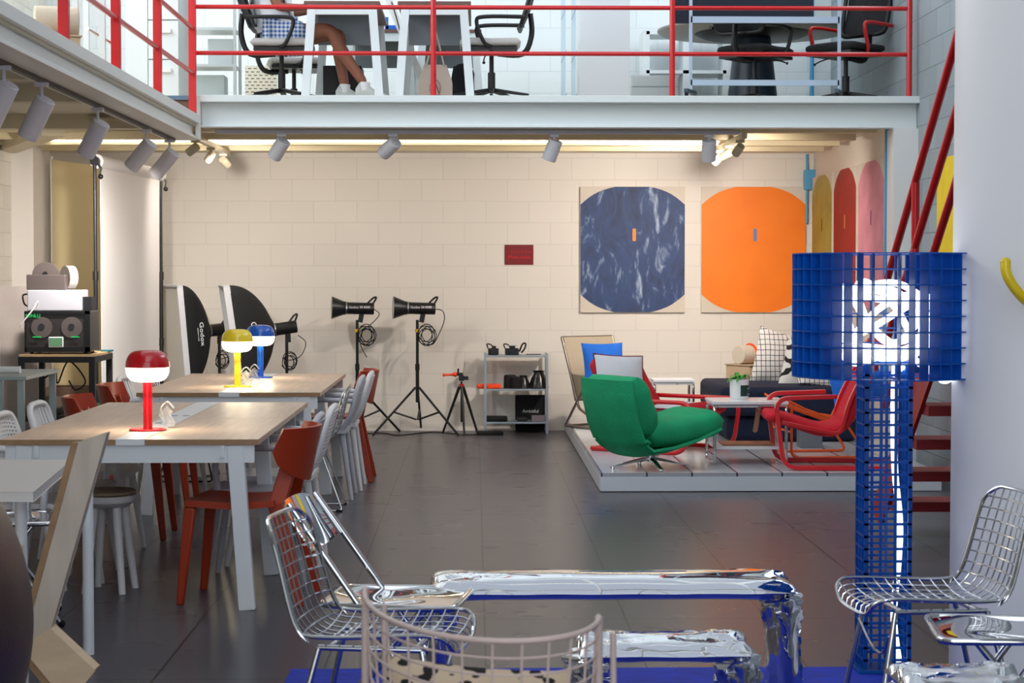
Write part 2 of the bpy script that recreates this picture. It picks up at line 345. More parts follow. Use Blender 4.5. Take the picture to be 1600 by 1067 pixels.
# blue conduit, box
cdm = mat('blue_conduit', '4f9ecb', .4)
c = thing('electrical_conduit', 'light blue conduit with junction box in the far right corner', 'conduit', (3.2, 18.3, 1.9))
MB().cyl((3.17,18.31,1.98),(3.17,18.31,2.64),.012).build('pipe', cdm, c, world=True)
MB().bb(3.14,3.24,18.24,18.34,2.30,2.49).build('junction_box', cdm, c, smooth=False, bevel=.005, world=True)
tag(MB().cyl((3.215,14.97,.5),(3.215,14.97,2.63),.016).build('vertical_pipe', cdm), 'blue vertical pipe beside the white corner pillar', 'pipe')
# white support strip behind spotlights
tag(MB().bb(-2.0, 2.05, 14.86, 14.92, 2.575, 2.605).build('lighting_track', mat('track_grey','a8a6b0',.4), smooth=False), 'long grey lighting track under the mezzanine front beam', 'lighting track')
tag(MB().bb(-2.275, -2.245, 5, 14.5, 2.488, 2.51).build('lighting_track', mat('track_dark','3a3530',.5), smooth=False), 'thin dark lighting track under the left walkway', 'lighting track')
tag(MB().bb(2.08, 2.12, 14.95, 16.9, 2.55, 2.592).build('lighting_track', mat('track_cream','b7ad94',.4), smooth=False), 'short cream track carrying small lit spots, far right ceiling', 'lighting track')
tag(MB().bb(-2.22, -2.18, 14.95, 17.2, 2.55, 2.592).build('lighting_track', MC['track_cream'], smooth=False), 'short cream track with small spots at the left studio ceiling', 'lighting track')
# spot heads
headm = mat('spot_white', 'd4d6dc', .4)
headp = mat('spot_white_warm', 'cfcad0', .45)
def spot_head(loc, dirv, L=.2, r=.046, label='', group='', drop=.10, m=headm, lit=False, zt_=None):
    t = thing('spotlight', label, 'spotlight', loc, 0, group); d = Vector(dirv).normalized()
    MB().bb(-.035,.035,-.02,.02,-.022,0).build('mount', m, t, smooth=False, bevel=.003)
    MB().tube([(0,0,-.02),(0,0,-drop)], .009, 8).build('stem', m, t)
    c = Vector((0,0,-drop-.01)) + d*(L*.28)
    a = c-d*L/2; b = c+d*L/2
    h = MB().tube([a, a+d*.004, b-d*.01, b], [r*.93, r, r, r*.96], 24); hh = h.build('lamp_head', m, t)
    MB().cyl(b+d*.001, b-d*.004, r*.8, n=20).build('lens', warmlit if lit else black, hh)
    return t
k = 0
for (pxx, pyy, Y, lb) in ((12,97,9.3,'leftmost white spotlight at the left picture edge'),(72,125,10.1,'large white spotlight, second from left under the walkway'),(157,163,11.6,'white spotlight, third along the left walkway track'),
        (232,200,13.3,'white spotlight, fourth along the left walkway track'),(268,217,14.3,'white spotlight nearest the corner at the end of the walkway track')):
    spot_head((-2.26, Y, 2.488), (-.48, .25, -.84) if k < 3 else (-.62,.2,-.70), .23, .055, lb, 'spotlights on the walkway track', .12, headp); k += 1
for (pxx, dv, lb) in ((440,(-.42,.35,-.62),'white cylinder spotlight, leftmost under the mezzanine beam'),(614,(-.5,.45,-.42),'white cylinder spotlight, second under the mezzanine beam, above the strobes'),
        (866,(-.28,.2,-.75),'white cylinder spotlight above the blue painting'),(1108,(.02,.35,-.72),'white cylinder spotlight above the orange painting')):
    p = at(pxx, 208, 14.89); spot_head((p.x, 14.89, 2.575), dv, .165, .056, lb, 'spotlights under the mezzanine beam', .07)
for (y, dv, lb) in ((15.15,(-.3,.6,-.5),'small lit spotlight nearest on the right track'),(15.8,(-.7,.6,-.4),'small lit spotlight in the middle of the right track'),(16.4,(-.5,.7,-.6),'small lit spotlight farthest on the right track')):
    spot_head((2.09, y, 2.55), dv, .10, .034, lb, 'small lit spots on the right track', .05, MC['track_cream'], True)
for (y, dv, lb) in ((15.2,(-.7,.3,-.5),'small lit spotlight nearest on the left track'),(16.1,(-.4,.7,-.5),'small lit spotlight in the middle of the left track'),(16.9,(.4,.7,-.5),'small lit spotlight farthest on the left track')):
    spot_head((-2.2, y, 2.55), dv, .10, .034, lb, 'small lit spots on the left track', .05, MC['track_cream'], True)
# ------------------------------------------------------------------ paintings
def octo(w, h, cw, ch, n=7):
    """canvas-filling shape with bowed, clipped corners"""
    pts = []
    for sx, sy in ((1,1),(-1,1),(-1,-1),(1,-1)):
        a = (sx*w/2, sy*(h/2-ch)); b = (sx*(w/2-cw), sy*h/2)
        seg = []
        for i in range(n+1):
            t = i/n; bul = .22*math.sin(PI*t)
            x = a[0]*(1-t)+b[0]*t + sx*bul*ch*.45; y = a[1]*(1-t)+b[1]*t + sy*bul*cw*.35
            seg.append((max(-w/2, min(w/2, x)), max(-h/2, min(h/2, y))))
        if sx*sy < 0: seg = seg[::-1]
        pts += seg
    return pts
canv = mat('raw_canvas', 'd8cdbd', .8, bump=.1, bscale=200)
def painting(label, loc, rz, m, slot, w=1.0, h=1.2, cw=.33, ch=.17):
    loc = (loc[0]-.004*(rz != 0), loc[1]-.004*(rz == 0), loc[2])
    t = thing('painting', label, 'painting', loc, rz, 'paintings with rounded colour fields')   # local: faces -y, centre at z
    MB().bb(-w/2, w/2, -.03, -.001, -h/2, h/2).build('canvas', canv, t, smooth=False, bevel=.002)
    MB().prism(octo(w-.004, h-.004, cw, ch), 'y', -.0315, -.030).build('colour_field', m, t, smooth=False)
    MB().prism([(x*.016+.015, z*.06+.14) for x, z in ((-1,-.9),(-.5,-1),(.5,-1),(1,-.9),(1,.9),(.5,1),(-.5,1),(-1,.9))], 'y', -.0335, -.0315).build('centre_mark', slot, t, smooth=False)
def brush_mat(name, c1, c2, c3, sc):
    m = bpy.data.materials.new(name); m.use_nodes = True; nt = m.node_tree; b = nt.nodes['Principled BSDF']; L = nt.links.new
    tc = nt.nodes.new('ShaderNodeTexCoord'); mp = nt.nodes.new('ShaderNodeMapping'); mp.inputs['Scale'].default_value = (1.6,1,.7); mp.inputs['Rotation'].default_value = (0,.5,0)
    n = nt.nodes.new('ShaderNodeTexNoise'); n.inputs['Scale'].default_value = sc; n.inputs['Detail'].default_value = 8; n.inputs['Roughness'].default_value = .62; n.inputs['Distortion'].default_value = 1.4
    L(tc.outputs['Object'], mp.inputs[0]); L(mp.outputs[0], n.inputs['Vector']); r = nt.nodes.new('ShaderNodeValToRGB'); e = r.color_ramp.elements
    e[0].position = .30; e[0].color = lin(c1); e[1].position = .78; e[1].color = lin(c3); x = e.new(.56); x.color = lin(c2)
    L(n.outputs[0], r.inputs[0]); L(r.outputs[0], b.inputs['Base Color']); b.inputs['Roughness'].default_value = .6; return m
bl = brush_mat('painted_navy', '222a48', '2f4876', 'c8d8ec', 3.4); orr = mat('painted_orange', 'ff8008', .55, var=.06, vscale=3)
p = at(988, 390, BW); painting('large navy blue brushed painting on the back wall', (p.x, BW, p.z), 0, bl, mat('slot_orange','ff8a10',.5))
p = at(1176.5, 390, BW); painting('large orange painting on the back wall near the corner', (p.x, BW, p.z), 0, orr, mat('slot_blue','6a7fae',.5))
zc = 1.73
for (y, c, sc_, lb) in ((17.72,'a59a45','3c3a20','olive green painting on the right lounge wall, farthest back'),(16.62,'9c1a14','d9a05a','dark red painting, middle of three on the right lounge wall'),(15.52,'d58a98','7a3060','pink painting on the right lounge wall nearest the pipe')):
    painting(lb, (3.24, y, zc+.08), -PI/2, mat('painted_'+c, c, .6, var=.12, vscale=5), mat('slot_'+sc_, sc_, .5))
painting('yellow painting on the grey block wall behind the stair rails', (3.40, 13.45, zc), -PI/2, mat('painted_yellow','f0cf10',.55,var=.05), mat('slot_dark','333322',.5), cw=.12, ch=.12)
# red sign
p = at(811, 398, BW)
s = thing('wall_sign', 'small glossy dark red sign lettered in red on the back wall', 'sign', (p.x, BW, p.z))
MB().bb(-.137,.137,-.008,0,-.095,.095).build('plate', mat('sign_red','7a0d14', .5), s, smooth=False)
sgt = mat('sign_lettering', 'b0101c', .4); sgt2 = mat('sign_lettering_bright', 'd8101e', .4)
text('Ground floor', .042, (0.02,-.009,.028), (PI/2,0,0), sgt, s, font_scale_x=.95)
text('(Photo studio)', .042, (0,-.009,-.022), (PI/2,0,0), sgt2, s, font_scale_x=.9)
# ================================================================== WORK TABLES AND THEIR CHAIRS
whm = mat('white_powdercoat', 'dfe0e2', .35)
def work_table(y0, y1, label, legs, nx):
    x0, x1, zt_ = -2.09, -.955, .76
    t = thing('work_table', label, 'table', ((x0+x1)/2, (y0+y1)/2, 0), 0, 'long oak work tables')
    xs = -1.583, -1.455; ym = y0+(y1-y0)*.5
    for a, b in ((x0, xs[0]), (xs[1], x1)):
        for c, d in ((y0, ym-.002), (ym+.002, y1)):
            tt = MB().bb(a, b, c, d, zt_-.026, zt_).build('tabletop', oak, t, smooth=False, world=True, bevel=.0015)
            MB().bb(a+.001, b-.001, c-.0015 if c == y0 else c+.01, c, zt_-.025, zt_-.001).build('edge_band', oake, t, smooth=False, world=True)
    ch = MB().bb(xs[0]+.001, xs[1]-.001, y0-.001, y1, zt_-.026, zt_+.001).build('cable_channel', whm, t, smooth=False, world=True, label='white cable channel down the middle')
    for k in range(4):
        MB().bb(-1.56+.06*(k % 2), -1.53+.06*(k % 2), y0+.9+.5*(k//2), y0+.93+.5*(k//2), zt_+.001, zt_+.0025).build('socket', mat('socket_grey','77797c',.5), t, smooth=False, world=True)
    ap = MB(); ap.bb(x0+.02, x1-.02, y0+.012, y0+.035, .655, .733); ap.bb(x0+.02, x1-.02, y1-.035, y1-.012, .655, .733)
    ap.bb(x0+.15, x0+.17, y0, y1, .68, .733); ap.bb(x1-.17, x1-.15, y0, y1, .68, .733)
    ap.build('apron', whm, t, smooth=False, world=True)
    for y in legs:
        for sx in (-1, 1):
            xc = (x0+x1)/2; hx = (x1-x0)/2
            MB().bar((xc+sx*(hx-.105), y, .733), (xc+sx*(hx-.055), y, 0), .072, .05, (0,1,0)).build('leg', whm, t, smooth=False, world=True, bevel=.003)
    return t
work_table(8.47, 10.96, 'long oak work table with the red lamp on it, in front', (8.50, 9.5, 10.90), 2)
work_table(11.87, 14.2, 'long oak work table with yellow and blue lamps, farther back', (11.90, 13.0, 14.15), 2)
# third, white
t = thing('white_table', 'white thick-topped table cut off by the lower left picture edge', 'table', (-2.1, 7.26, 0), math.radians(5.4))
ox, oy = -2.1, 7.26
R5 = Matrix.Rotation(-math.radians(5.4), 4, 'Z')
def loc5(x, y, z): return R5 @ Vector((x-ox, y-oy, z))
MB().prism([tuple(loc5(*q, 0)[:2]) for q in ((-3.0,6.82),(-1.535,6.68),(-1.646,7.84),(-3.1,7.98))], 'z', .695, .73).build('tabletop', mat('matte_white_top','d8d3d0',.4), t, smooth=False, bevel=.002)
for x, y in ((-1.62, 6.86), (-1.532+.02, 7.5), (-2.9, 7.1), (-2.9, 7.8)):
    p = loc5(x, y, 0); MB().cyl((p.x,p.y,0), (p.x,p.y,.695), .0215, n=24).build('leg', whm, t)
# ---- lamps
def table_lamp(x, y, z, c, label, hr=.128, k=1.0, lx=0):
    t = thing('table_lamp', label, 'lamp', (x, y, z), 0, 'mushroom table lamps')
    m = mat('lamp_'+c, c, .25, coat=.5)
    MB().lathe([(.001,0),(.084,0),(.088,.004),(.084,.008),(.001,.009)], 40).build('base', m, t)
    MB().cyl((0,0,.008), (0,0,.24), .0215, n=28).build('stem', m, t)
    R = .102
    up = [(R*math.cos(a)**.5, .294+.080*math.sin(a)**.95) for a in [i*PI/2/12 for i in range(12)]]+[(.001, .374)]
    lo = [(.001,.226)]+[(R*.985*math.sin(a)**.42, .294-.068*math.cos(a)**.9) for a in [i*PI/2/12 for i in range(1,13)]]
    MB().lathe(up, 48).build('shade_cap', m, t)
    MB().lathe(lo, 48).build('diffuser', warmlit, t, label='glowing white lower half of the shade')
    l = bpy.data.lights.new('lamp_glow', 'POINT'); l.energy = 3.0; l.color = (1, .85, .6); l.shadow_soft_size = .08
    lo_ = bpy.data.objects.new('lamp_glow', l); COL.objects.link(lo_); lo_.parent = t; lo_.location = (0,0,.17)
    return t
p = at(231, 671, 1); 
def lamp_at(px_, py_, zz): # where the sight line meets the table top
    a = at(px_, py_, 1.0); k = (zz-CAM_H)/(a.z-CAM_H); return a.x*k, k
for px_, py_, c, lb in ((231,672,'c4101c','red mushroom lamp standing on the nearer oak table'),(371,604,'f2d32e','yellow mushroom lamp on the farther oak table'),(407,590,'0f52b4','blue mushroom lamp on the farther oak table, behind the yellow one')):
    x, y = lamp_at(px_, py_, .762); table_lamp(x, y, .7615, c, lb)
# plastic card stands / folded paper on the channels
clear = mat('clear_acrylic', 'f2f4f6', .08, trans=.85, ior=1.45)
for px_, py_, lb in ((262,668,'clear plastic figure stand behind the red lamp'),(385,603,'clear plastic holder beside the yellow lamp stem'),(398,598,'clear plastic holder nearest the blue lamp')):
    x, y = lamp_at(px_, py_, .762)
    q = MB().shell(lambda u, v: (-.03+.06*u+.01*math.sin(6*v), .02*math.sin(5*u), .10*v*(1-.5*abs(u-.5))), 8, 8, .003)
    q.tube(spline([(-.02,0,.05),(-.03,.0,.09),(0,0,.12),(.03,0,.09)],5), .004, 6)
    o = q.build('acrylic_stand', clear); o.location = (x, y, .765); tag(o, lb, 'stand')
# ---- chair kinds (all face +x, base on the floor)
def plastic_armchair(m, style, label, group, arms=True):
    t = thing('plastic_chair', label, 'chair', (0,0,0), 0, group)
    w = .225
    MB().shell(lambda u, v: (-.21+.43*u, (v-.5)*2*w*(1-.08*u), .450-.018*math.sin(PI*u)*math.sin(PI*v)-.012*(u > .93)), 14, 12, .022).build('seat', m, t)
    rim = spline([(-.17,-.20,.44),(-.235,-.222,.56),(-.275,-.215,.70),(-.30,-.17,.785),(-.308,0,.800),(-.30,.17,.785),(-.275,.215,.70),(-.235,.222,.56),(-.17,.20,.44)], 6)
    MB().tube(rim, .017, 10).build('back_frame', m, t)
    bk = MB()
    def bp(u, v): # u up, v across
        z = .50+.285*u; x = -.215-.10*(u**.8); wv = .215-.035*max(0,u-.7)/.3
        return Vector((x-.03*(1-(2*v-1)**2)+.02, (v-.5)*2*wv, z-.02*abs(2*v-1)**3*u))
    if style == 'slat':
        for i in range(9):
            v = .06+.88*i/8; bk.tube([bp(u/6, v) for u in range(7)], .0125, 6)
    else:
        for i in range(15): bk.tube([bp(i/14, v/8) for v in range(9)], .0065, 5)
        for i in range(13): bk.tube([bp(u/6, i/12) for u in range(7)], .006, 5)
    bk.build('back_panel', m, t)
    if arms:
        for s in (-1, 1):
            MB().tube(spline([(-.25,.235*s,.655),(-.05,.262*s,.665),(.12,.262*s,.655),(.17,.25*s,.60),(.16,.235*s,.44)], 6), [.016]*25, 10).build('armrest', m, t)
    for sx in (-1, 1):
        for s in (-1, 1):
            MB().tube([(.17*sx-.01, .185*s, .445), (.185*sx-.01+.02*sx, .20*s, .2), (.215*sx-.01+.02*sx, .215*s, 0)], [.021,.017,.013], 10).build('leg', m, t)
    return t
def red_chair():
    m = mat('red_orange_plastic', 'a03214', .36, bump=.03, bscale=200)
    t = thing('red_plastic_chair', 'x', 'chair', (0,0,0), 0, 'red plastic chairs')
    def seatp(u, v):
        a = abs(2*v-1); return (-.20+.44*u-.03*a*a*u, (v-.5)*.44*(1-.06*u), .452-.014*math.sin(PI*u)-.03*max(0,u-.85)*4*.3+.012*a*a)
    MB().shell(seatp, 14, 12, .03).build('seat', m, t)
    def bk(u, v):
        a = (v-.5)*2*1.12; z = .585+.215*u; lo = .055*(math.cos(a*1.2)-.3)*(1-u)
        return (-.31-.05*u+.20*(1-math.cos(a)), .255*math.sin(a)*(1+.04*u), z-lo*0+.11*(1-u)*(1-max(0,1-(abs(a)/1.12)**2)**.5)+(.035*max(0,1-abs(a)/1.12)**.5*-(1-u)))
    MB().shell(bk, 8, 24, .016).build('backrest', m, t)
    for s in (-1, 1):
        MB().bar((.19,.185*s,.44), (.235,.205*s,0), .055, .042, (0,1,0), .034, .028).build('leg', m, t, bevel=.008)
        mb = MB().bar((-.27,.085*s,.72), (-.20,.165*s,.44), .07, .035, (0,1,0), .075, .045)
        mb.bar((-.20,.165*s,.46), (-.315,.205*s,0), .075, .048, (0,1,0), .038, .030)
        mb.build('leg', m, t, bevel=.006)
    return t
def wire_chair(m, label, group, closed_base='legs', w=.23, seat_only=False):
    t = thing('wire_chair', label, 'chair', (0,0,0), 0, group)
    # side profile, front edge -> seat -> bend -> back top
    prof = spline([(.235,.418),(.225,.445),(.18,.457),(.06,.452),(-.08,.445),(-.155,.452),(-.20,.492),(-.225,.56),(-.255,.68),(-.285,.785)], 5)
    n = len(prof); 
    L = [0]
    for i in range(1, n): L.append(L[-1]+(prof[i]-prof[i-1]).length)
    def P(s, v):
        s = s*L[-1]; i = max(0, min(n-2, next((k for k in range(n-1) if L[k+1] >= s), n-2))); f = (s-L[i])/(L[i+1]-L[i])
        q = prof[i].lerp(prof[i+1], max(0, min(1, f))); d = (prof[i+1]-prof[i]).normalized(); nn = Vector((d.y, -d.x))   # out of the sitting side
        a = abs(v); ss = s/L[-1]
        c = .028*a**2.5                                   # side edges turn up
        ww = w*(1-.10*max(0, ss-.55)/.45)
        return Vector((q.x-nn.x*c*-1 if False else q.x + (.03*a**2.5 if ss > .55 else 0)*1.0, v*ww, q.y+(c if ss < .55 else 0)))
    rim = []
    K = 30; cr_ = .09
    for i in range(K+1): rim.append(P(cr_+(1-2*cr_)*i/K, 1))
    for i in range(1, 8): a = PI/2*i/8; rim.append(P(1-cr_+cr_*math.sin(a), 1-.42+.42*math.cos(a)))
    for i in range(9): rim.append(P(1, .58-1.16*i/8))
    for i in range(1, 8): a = PI/2*i/8; rim.append(P(1-cr_+cr_*math.cos(a), -(1-.42+.42*math.sin(a))))
    for i in range(K+1): rim.append(P(1-cr_-(1-2*cr_)*i/K, -1))
    for i in range(1, 8): a = PI/2*i/8; rim.append(P(cr_-cr_*math.sin(a), -(1-.42+.42*math.cos(a))))
    for i in range(9): rim.append(P(0, -.58+1.16*i/8))
    for i in range(1, 8): a = PI/2*i/8; rim.append(P(cr_-cr_*math.cos(a), 1-.42+.42*math.sin(a)))
    MB().tube(rim, .0062, 8, closed=True).build('rim', m, t)
    g = MB()
    def vlim(ss):
        e = min(ss, 1-ss)
        return 1 if e >= cr_ else .58+.42*math.sqrt(max(0, 1-((cr_-e)/cr_)**2))
    def slim(v):
        a = abs(v)
        return 0 if a <= .58 else cr_*(1-math.sqrt(max(0, 1-((a-.58)/.42)**2)))
    for i in range(1, 9):
        v = -1+2*i/9; s0 = slim(v); g.tube([P(s0+(1-2*s0)*k/36, v) for k in range(37)], .0026, 6)
    for i in range(1, 21):
        ss = i/21; vl = vlim(ss); g.tube([P(ss, vl*(-1+2*k/10)) for k in range(11)], .0026, 6)
    g.build('wire_grid', m, t)
    if closed_base == 'legs':
        for s in (-1, 1):
            MB().tube([(.15,.15*s,.43),(.225,.20*s,0)], .0085, 10).build('leg', m, t)
            MB().tube([(-.13,.15*s,.43),(-.235,.20*s,0)], .0085, 10).build('leg', m, t)
            MB().tube([(.15,.15*s,.432),(-.13,.15*s,.432)], .0085, 10).build('side_rail', m, t)
        MB().tube(spline([(.17,-.16,.36),(.16,-.08,.30),(.155,0,.28),(.16,.08,.30),(.17,.16,.36)],5), .005, 8).build('brace', m, t)
        for xx in (.13, -.10): MB().tube([(xx,-.15,.434),(xx,.15,.434)], .0085, 10).build('crossbar', m, t)
    else:
        for s in (-1, 1):
            MB().tube(arc([(.10,.12*s,.43),(.20,.19*s,.008),(-.24,.19*s,.008),(-.08,.12*s,.43)], .03), .0065, 8).build('sled_leg', m, t)
            MB().bb(-.24,-.20,.18*s-.01+(.01*s),.20*s,0,.014).build('foot', rubber, t, smooth=False)
        MB().tube([(.10,-.12,.43),(.10,.12,.43)], .0065, 8).build('crossbar', m, t)
    return t
pw = mat('white_plastic', 'e0dcdc', .45); pg = mat('lilac_grey_plastic', 'b6b4bc', .45)
GW = 'light plastic armchairs around the work tables'
A = plastic_armchair(pw, 'mesh', 'white mesh-backed armchair on the left of the nearer table, closest to its front corner', GW); A.location = (-2.02, 9.45, 0)
B = plastic_armchair(pw, 'slat', 'white slat-backed armchair left of the nearer table, beside a red chair', GW); B.location = (-2.03, 10.25, 0)
dup(A, (-2.12, 8.78, 0), .15, 'white mesh-backed armchair at the left picture edge behind the white table')
dup(B, (-2.05, 12.85, 0), 0, 'white slat-backed armchair left of the farther table, right of the red shell')
C2 = plastic_armchair(pg, 'mesh', 'lilac grey mesh-backed armchair right of the nearer table, just behind the red chair', GW); C2.location = (-1.06, 9.35, 0); C2.rotation_euler = (0,0,PI)
D2 = plastic_armchair(pw, 'mesh', 'white mesh-backed armchair right of the nearer table, farthest along that side', GW); D2.location = (-1.04, 9.98, 0); D2.rotation_euler = (0,0,PI)
dup(C2, (-1.06, 12.88, 0), PI, 'lilac grey armchair right of the farther table, behind the wire chair')
dup(D2, (-1.03, 13.43, 0), PI, 'white armchair right of the farther table, between wire chair and red chair')
r = red_chair(); r['label'] = 'orange-red plastic chair at the near right corner of the nearer table'; r.location = (-1.07, 8.80, 0); r.rotation_euler = (0,0,PI-.12)
dup(r, (-1.06, 13.95, 0), PI, 'orange-red plastic chair at the far right corner of the farther table')
dup(r, (-1.98, 10.95, 0), 0, 'orange-red plastic chair tucked in left of the nearer table, lower of two red shells')
dup(r, (-2.02, 12.15, 0), 0, 'orange-red plastic chair left of the farther table, upper of two red shells')
wc = wire_chair(chromew, 'chrome wire chair with sled legs on the right of the farther table', 'chrome wire chairs at the tables', 'sled'); wc.location = (-1.07, 12.2, 0); wc.rotation_euler = (0,0,PI)
bw = wire_chair(blackm, 'dark wire chair half hidden behind the red lamp and farther table', 'dark wire chairs', 'sled'); bw.location = (-2.08, 13.95, 0)
# low round stool under the near table
t = thing('stool', 'low white stool with wooden round seat under the nearer table', 'stool', (-1.72, 9.02, 0))
MB().lathe([(.001,.455),(.125,.455),(.14,.462),(.14,.472),(.13,.478),(.001,.478)], 40, Matrix.Scale(.92,4,(1,0,0))).build('seat_top', mat('stool_wood','8d7862',.5,var=.1), t)
MB().lathe([(.001,.40),(.10,.40),(.135,.425),(.14,.455),(.001,.455)], 40, Matrix.Scale(.92,4,(1,0,0))).build('seat_frame', pw, t)
for a in (.6, 2.2, 3.9, 5.4): MB().cyl((.075*math.cos(a), .075*math.sin(a), .41), (.13*math.cos(a), .15*math.sin(a), 0), .022, .016, 14).build('leg', pw, t)
# ---- chrome folding chairs
def folding_chair(label):
    t = thing('folding_chair', label, 'chair', (0,0,0), 0, 'chrome folding chairs')
    m = inflated
    def pl(u, v):
        x = -.19+.40*u; y = (v-.5)*.40*(1-.10*(1-u)); d = ((u-.5)**2+(v-.5)**2)
        return (x, y, .445-.016*math.exp(-d*7)+.004*math.cos(u*9))
    MB().shell(pl, 16, 16, .004).build('seat', m, t)
    MB().tube(arcc([(-.20,-.17,.44),(.225,-.205,.44),(.225,.205,.44),(-.20,.17,.44)], .05), .011, 10, closed=True).build('seat_rim', chrome, t)
    def bk(u, v):
        y = (v-.5)*.36; return (-.20-.03*math.cos((v-.5)*2.6)-.085*u-.02, y, .595+.165*u-.022*(abs(2*v-1)**4)*(2*u-1))
    MB().shell(bk, 10, 20, .005).build('backrest', m, t)
    for s in (-1, 1):
        MB().tube([(.235,.195*s,.012),(-.30,.165*s,.755)], .0105, 12).build('front_leg', chrome, t)
        MB().tube([(-.22,.165*s,.012),(.13,.165*s,.44)], .0095, 12).build('rear_leg', chrome, t)
        MB().ball((.235,.195*s,.014), .016, 10, 6).build('foot', rubber, t)
    MB().tube([(-.20,-.165,.03),(-.20,.165,.03)], .008, 10).build('stretcher', chrome, t)
    MB().tube([(.20,-.19,.05),(.20,.19,.05)], .008, 10).build('stretcher', chrome, t)
    return t
f = folding_chair('chrome folding chair behind the near left wire chair'); f.location = (-.26, 6.12, .012); f.rotation_euler = (0,0,-.16)
dup(f, (1.56, 5.52, .012), PI-.12, 'chrome folding chair cut off at the lower right corner')
dup(f, (-2.02, 8.22, 0), .25, 'chrome folding chair behind the white table at the left edge')
# ---- foreground wire chairs
w1 = wire_chair(chromew, 'chrome wire chair in the left foreground, facing right', 'chrome wire chairs in the foreground', 'legs', .22); w1.location = (-.275, 5.46, .012); w1.rotation_euler = (0,0,-.18); w1.scale = (1.05, 1, 1)
w2 = dup(w1, (1.435, 6.02, .012), PI+.10, 'chrome wire chair at the right in front of the white column, facing left')
# ---- wooden zigzag piece, lower left
plyl = mat('pale_lit_ply', 'd6b998', .55, var=.06, vscale=4, stretch=(2,2,8))  # paler ply, carries the foot's lit top face in its colour
t = thing('plywood_lounge_chair', 'angular plywood lounge chair with zigzag legs, lower left', 'chair', (-1.55, 6.45, 0))
def zig(y0, y1, pp=((122,692),(166,677),(79,981),(36,1010))):
    P_ = [at(x, y, 6.4) for x, y in pp]
    return MB().prism([(q.x, max(0, q.z)) for q in P_], 'y', y0, y1)
zig(6.40, 6.46).build('side_frame', ply, t, smooth=False, world=True, bevel=.002)
zig(6.385, 6.47, ((36,1010),(79,981),(149,1046),(108,1098))).build('foot', plyl, t, smooth=False, world=True, bevel=.002)
zig(6.39, 6.46, ((36,1010),(108,1098),(92,1100),(34,1026))).build('foot_edge', oake, t, smooth=False, world=True)
def q2(x, y, dx): a = at(x, y, 6.4); return (a.x+dx, a.z)
MB().prism([q2(122,692,0), q2(36,1010,0), q2(36,1010,-.022), q2(122,692,-.022)], 'y', 6.395, 6.47).build('edge_strip', oake, t, smooth=False, world=True)
MB().bb(-2.3, -1.60, 6.47, 6.80, .47, .53).build('seat', plyl, t, smooth=False, world=True, bevel=.003)
MB().bb(-2.3, -1.62, 6.49, 6.78, .12, .46).build('seat_box', mat('seat_box_walnut','4a3529',.6), t, smooth=False, world=True, bevel=.003)  # dark brown box under the seat board
# brown shell chair at the very corner
br = mat('dark_brown_leather', '3a2724', .35, var=.15, vscale=5, bump=.1, bscale=90)
t = thing('brown_shell_chair', 'dark brown curved-back chair cropped by the lower left corner', 'chair', (-1.405, 5.35, 0), 0)
MB().shell(lambda u, v: (.14-.09*(1-u/.6)**2-.03*abs(2*v-1)**2, (v-.5)*.46, .82-.56*u), 14, 14, .022).build('backrest', br, t)
MB().shell(lambda u, v: (.10-.45*u, (v-.5)*.44, .44+.015*math.sin(PI*u)), 10, 10, .04).build('seat', br, t)
for sx, sy in ((.06,.2),(.06,-.2),(-.34,.2),(-.34,-.2)): MB().tube([(sx,sy,.43),(sx*1.1,sy*1.1,0)], [.018,.012], 10).build('leg', br, t)
# ---- blush wire tub chair, seen from behind
pk = mat('blush_enamel', 'cdb6ae', .45)
t = thing('wire_tub_chair', 'blush pink wire tub chair seen from behind, closest to the viewer', 'chair', (0, 3.55, 0), 0)
cxx, cyy, RR = at(745, 500, 3.62).x, 3.66, .222
def tub(a, z): # a in 0..1 across the back, bulging toward the viewer
    th = PI+PI*a; k = 1-.30*(.85-z); return Vector((cxx+RR*k*math.cos(th)*1.0, cyy+.30*k*math.sin(th)-.32*(a-.5), z-.010-.015*math.sin(PI*a)))
MB().tube([tub(i/30, .865) for i in range(31)], .0055, 10).build('top_rail', pk, t, world=True)
MB().tube([tub(i/30, .46) for i in range(31)], .0055, 10).build('bottom_rail', pk, t, world=True)
g = MB()
for i in range(1, 14):
    g.tube([tub(k/24, .865-.031*i) for k in range(25)], .0024, 6)
for i in range(1, 13): g.tube([tub(i/13, .865-.405*k/8) for k in range(9)], .0024, 6)
g.build('wire_grid', pk, t, world=True)
g = MB()
for i in range(9): g.tube([(cxx-.2+.05*i, 3.50, .462), (cxx-.2+.05*i, 3.97, .462)], .0024, 6)
for i in range(8): g.tube([(cxx-.205, 3.52+.063*i, .462), (cxx+.205, 3.52+.063*i, .462)], .0024, 6)
g.build('seat_grid', pk, t, world=True)
for x in (-.2, .2): MB().tube([(cxx+x, 3.96, .46), (cxx+x*1.1, 4.02, 0)], .008, 10).build('leg', pk, t, world=True)
for a, dy in ((0, 0), (1, 0)):
    q = tub(a, .865); MB().tube([(q.x, q.y, 0), (q.x, q.y, q.z)], .008, 12).build('leg', pk, t, world=True)
    q2_ = tub(a, .46); MB().tube([(q.x+(.035 if a == 0 else .03), q.y+.05, .865-.05),(q.x+(.045 if a == 0 else .04), q.y+.05, 0)], .006, 10).build('inner_leg', pk, t, world=True)
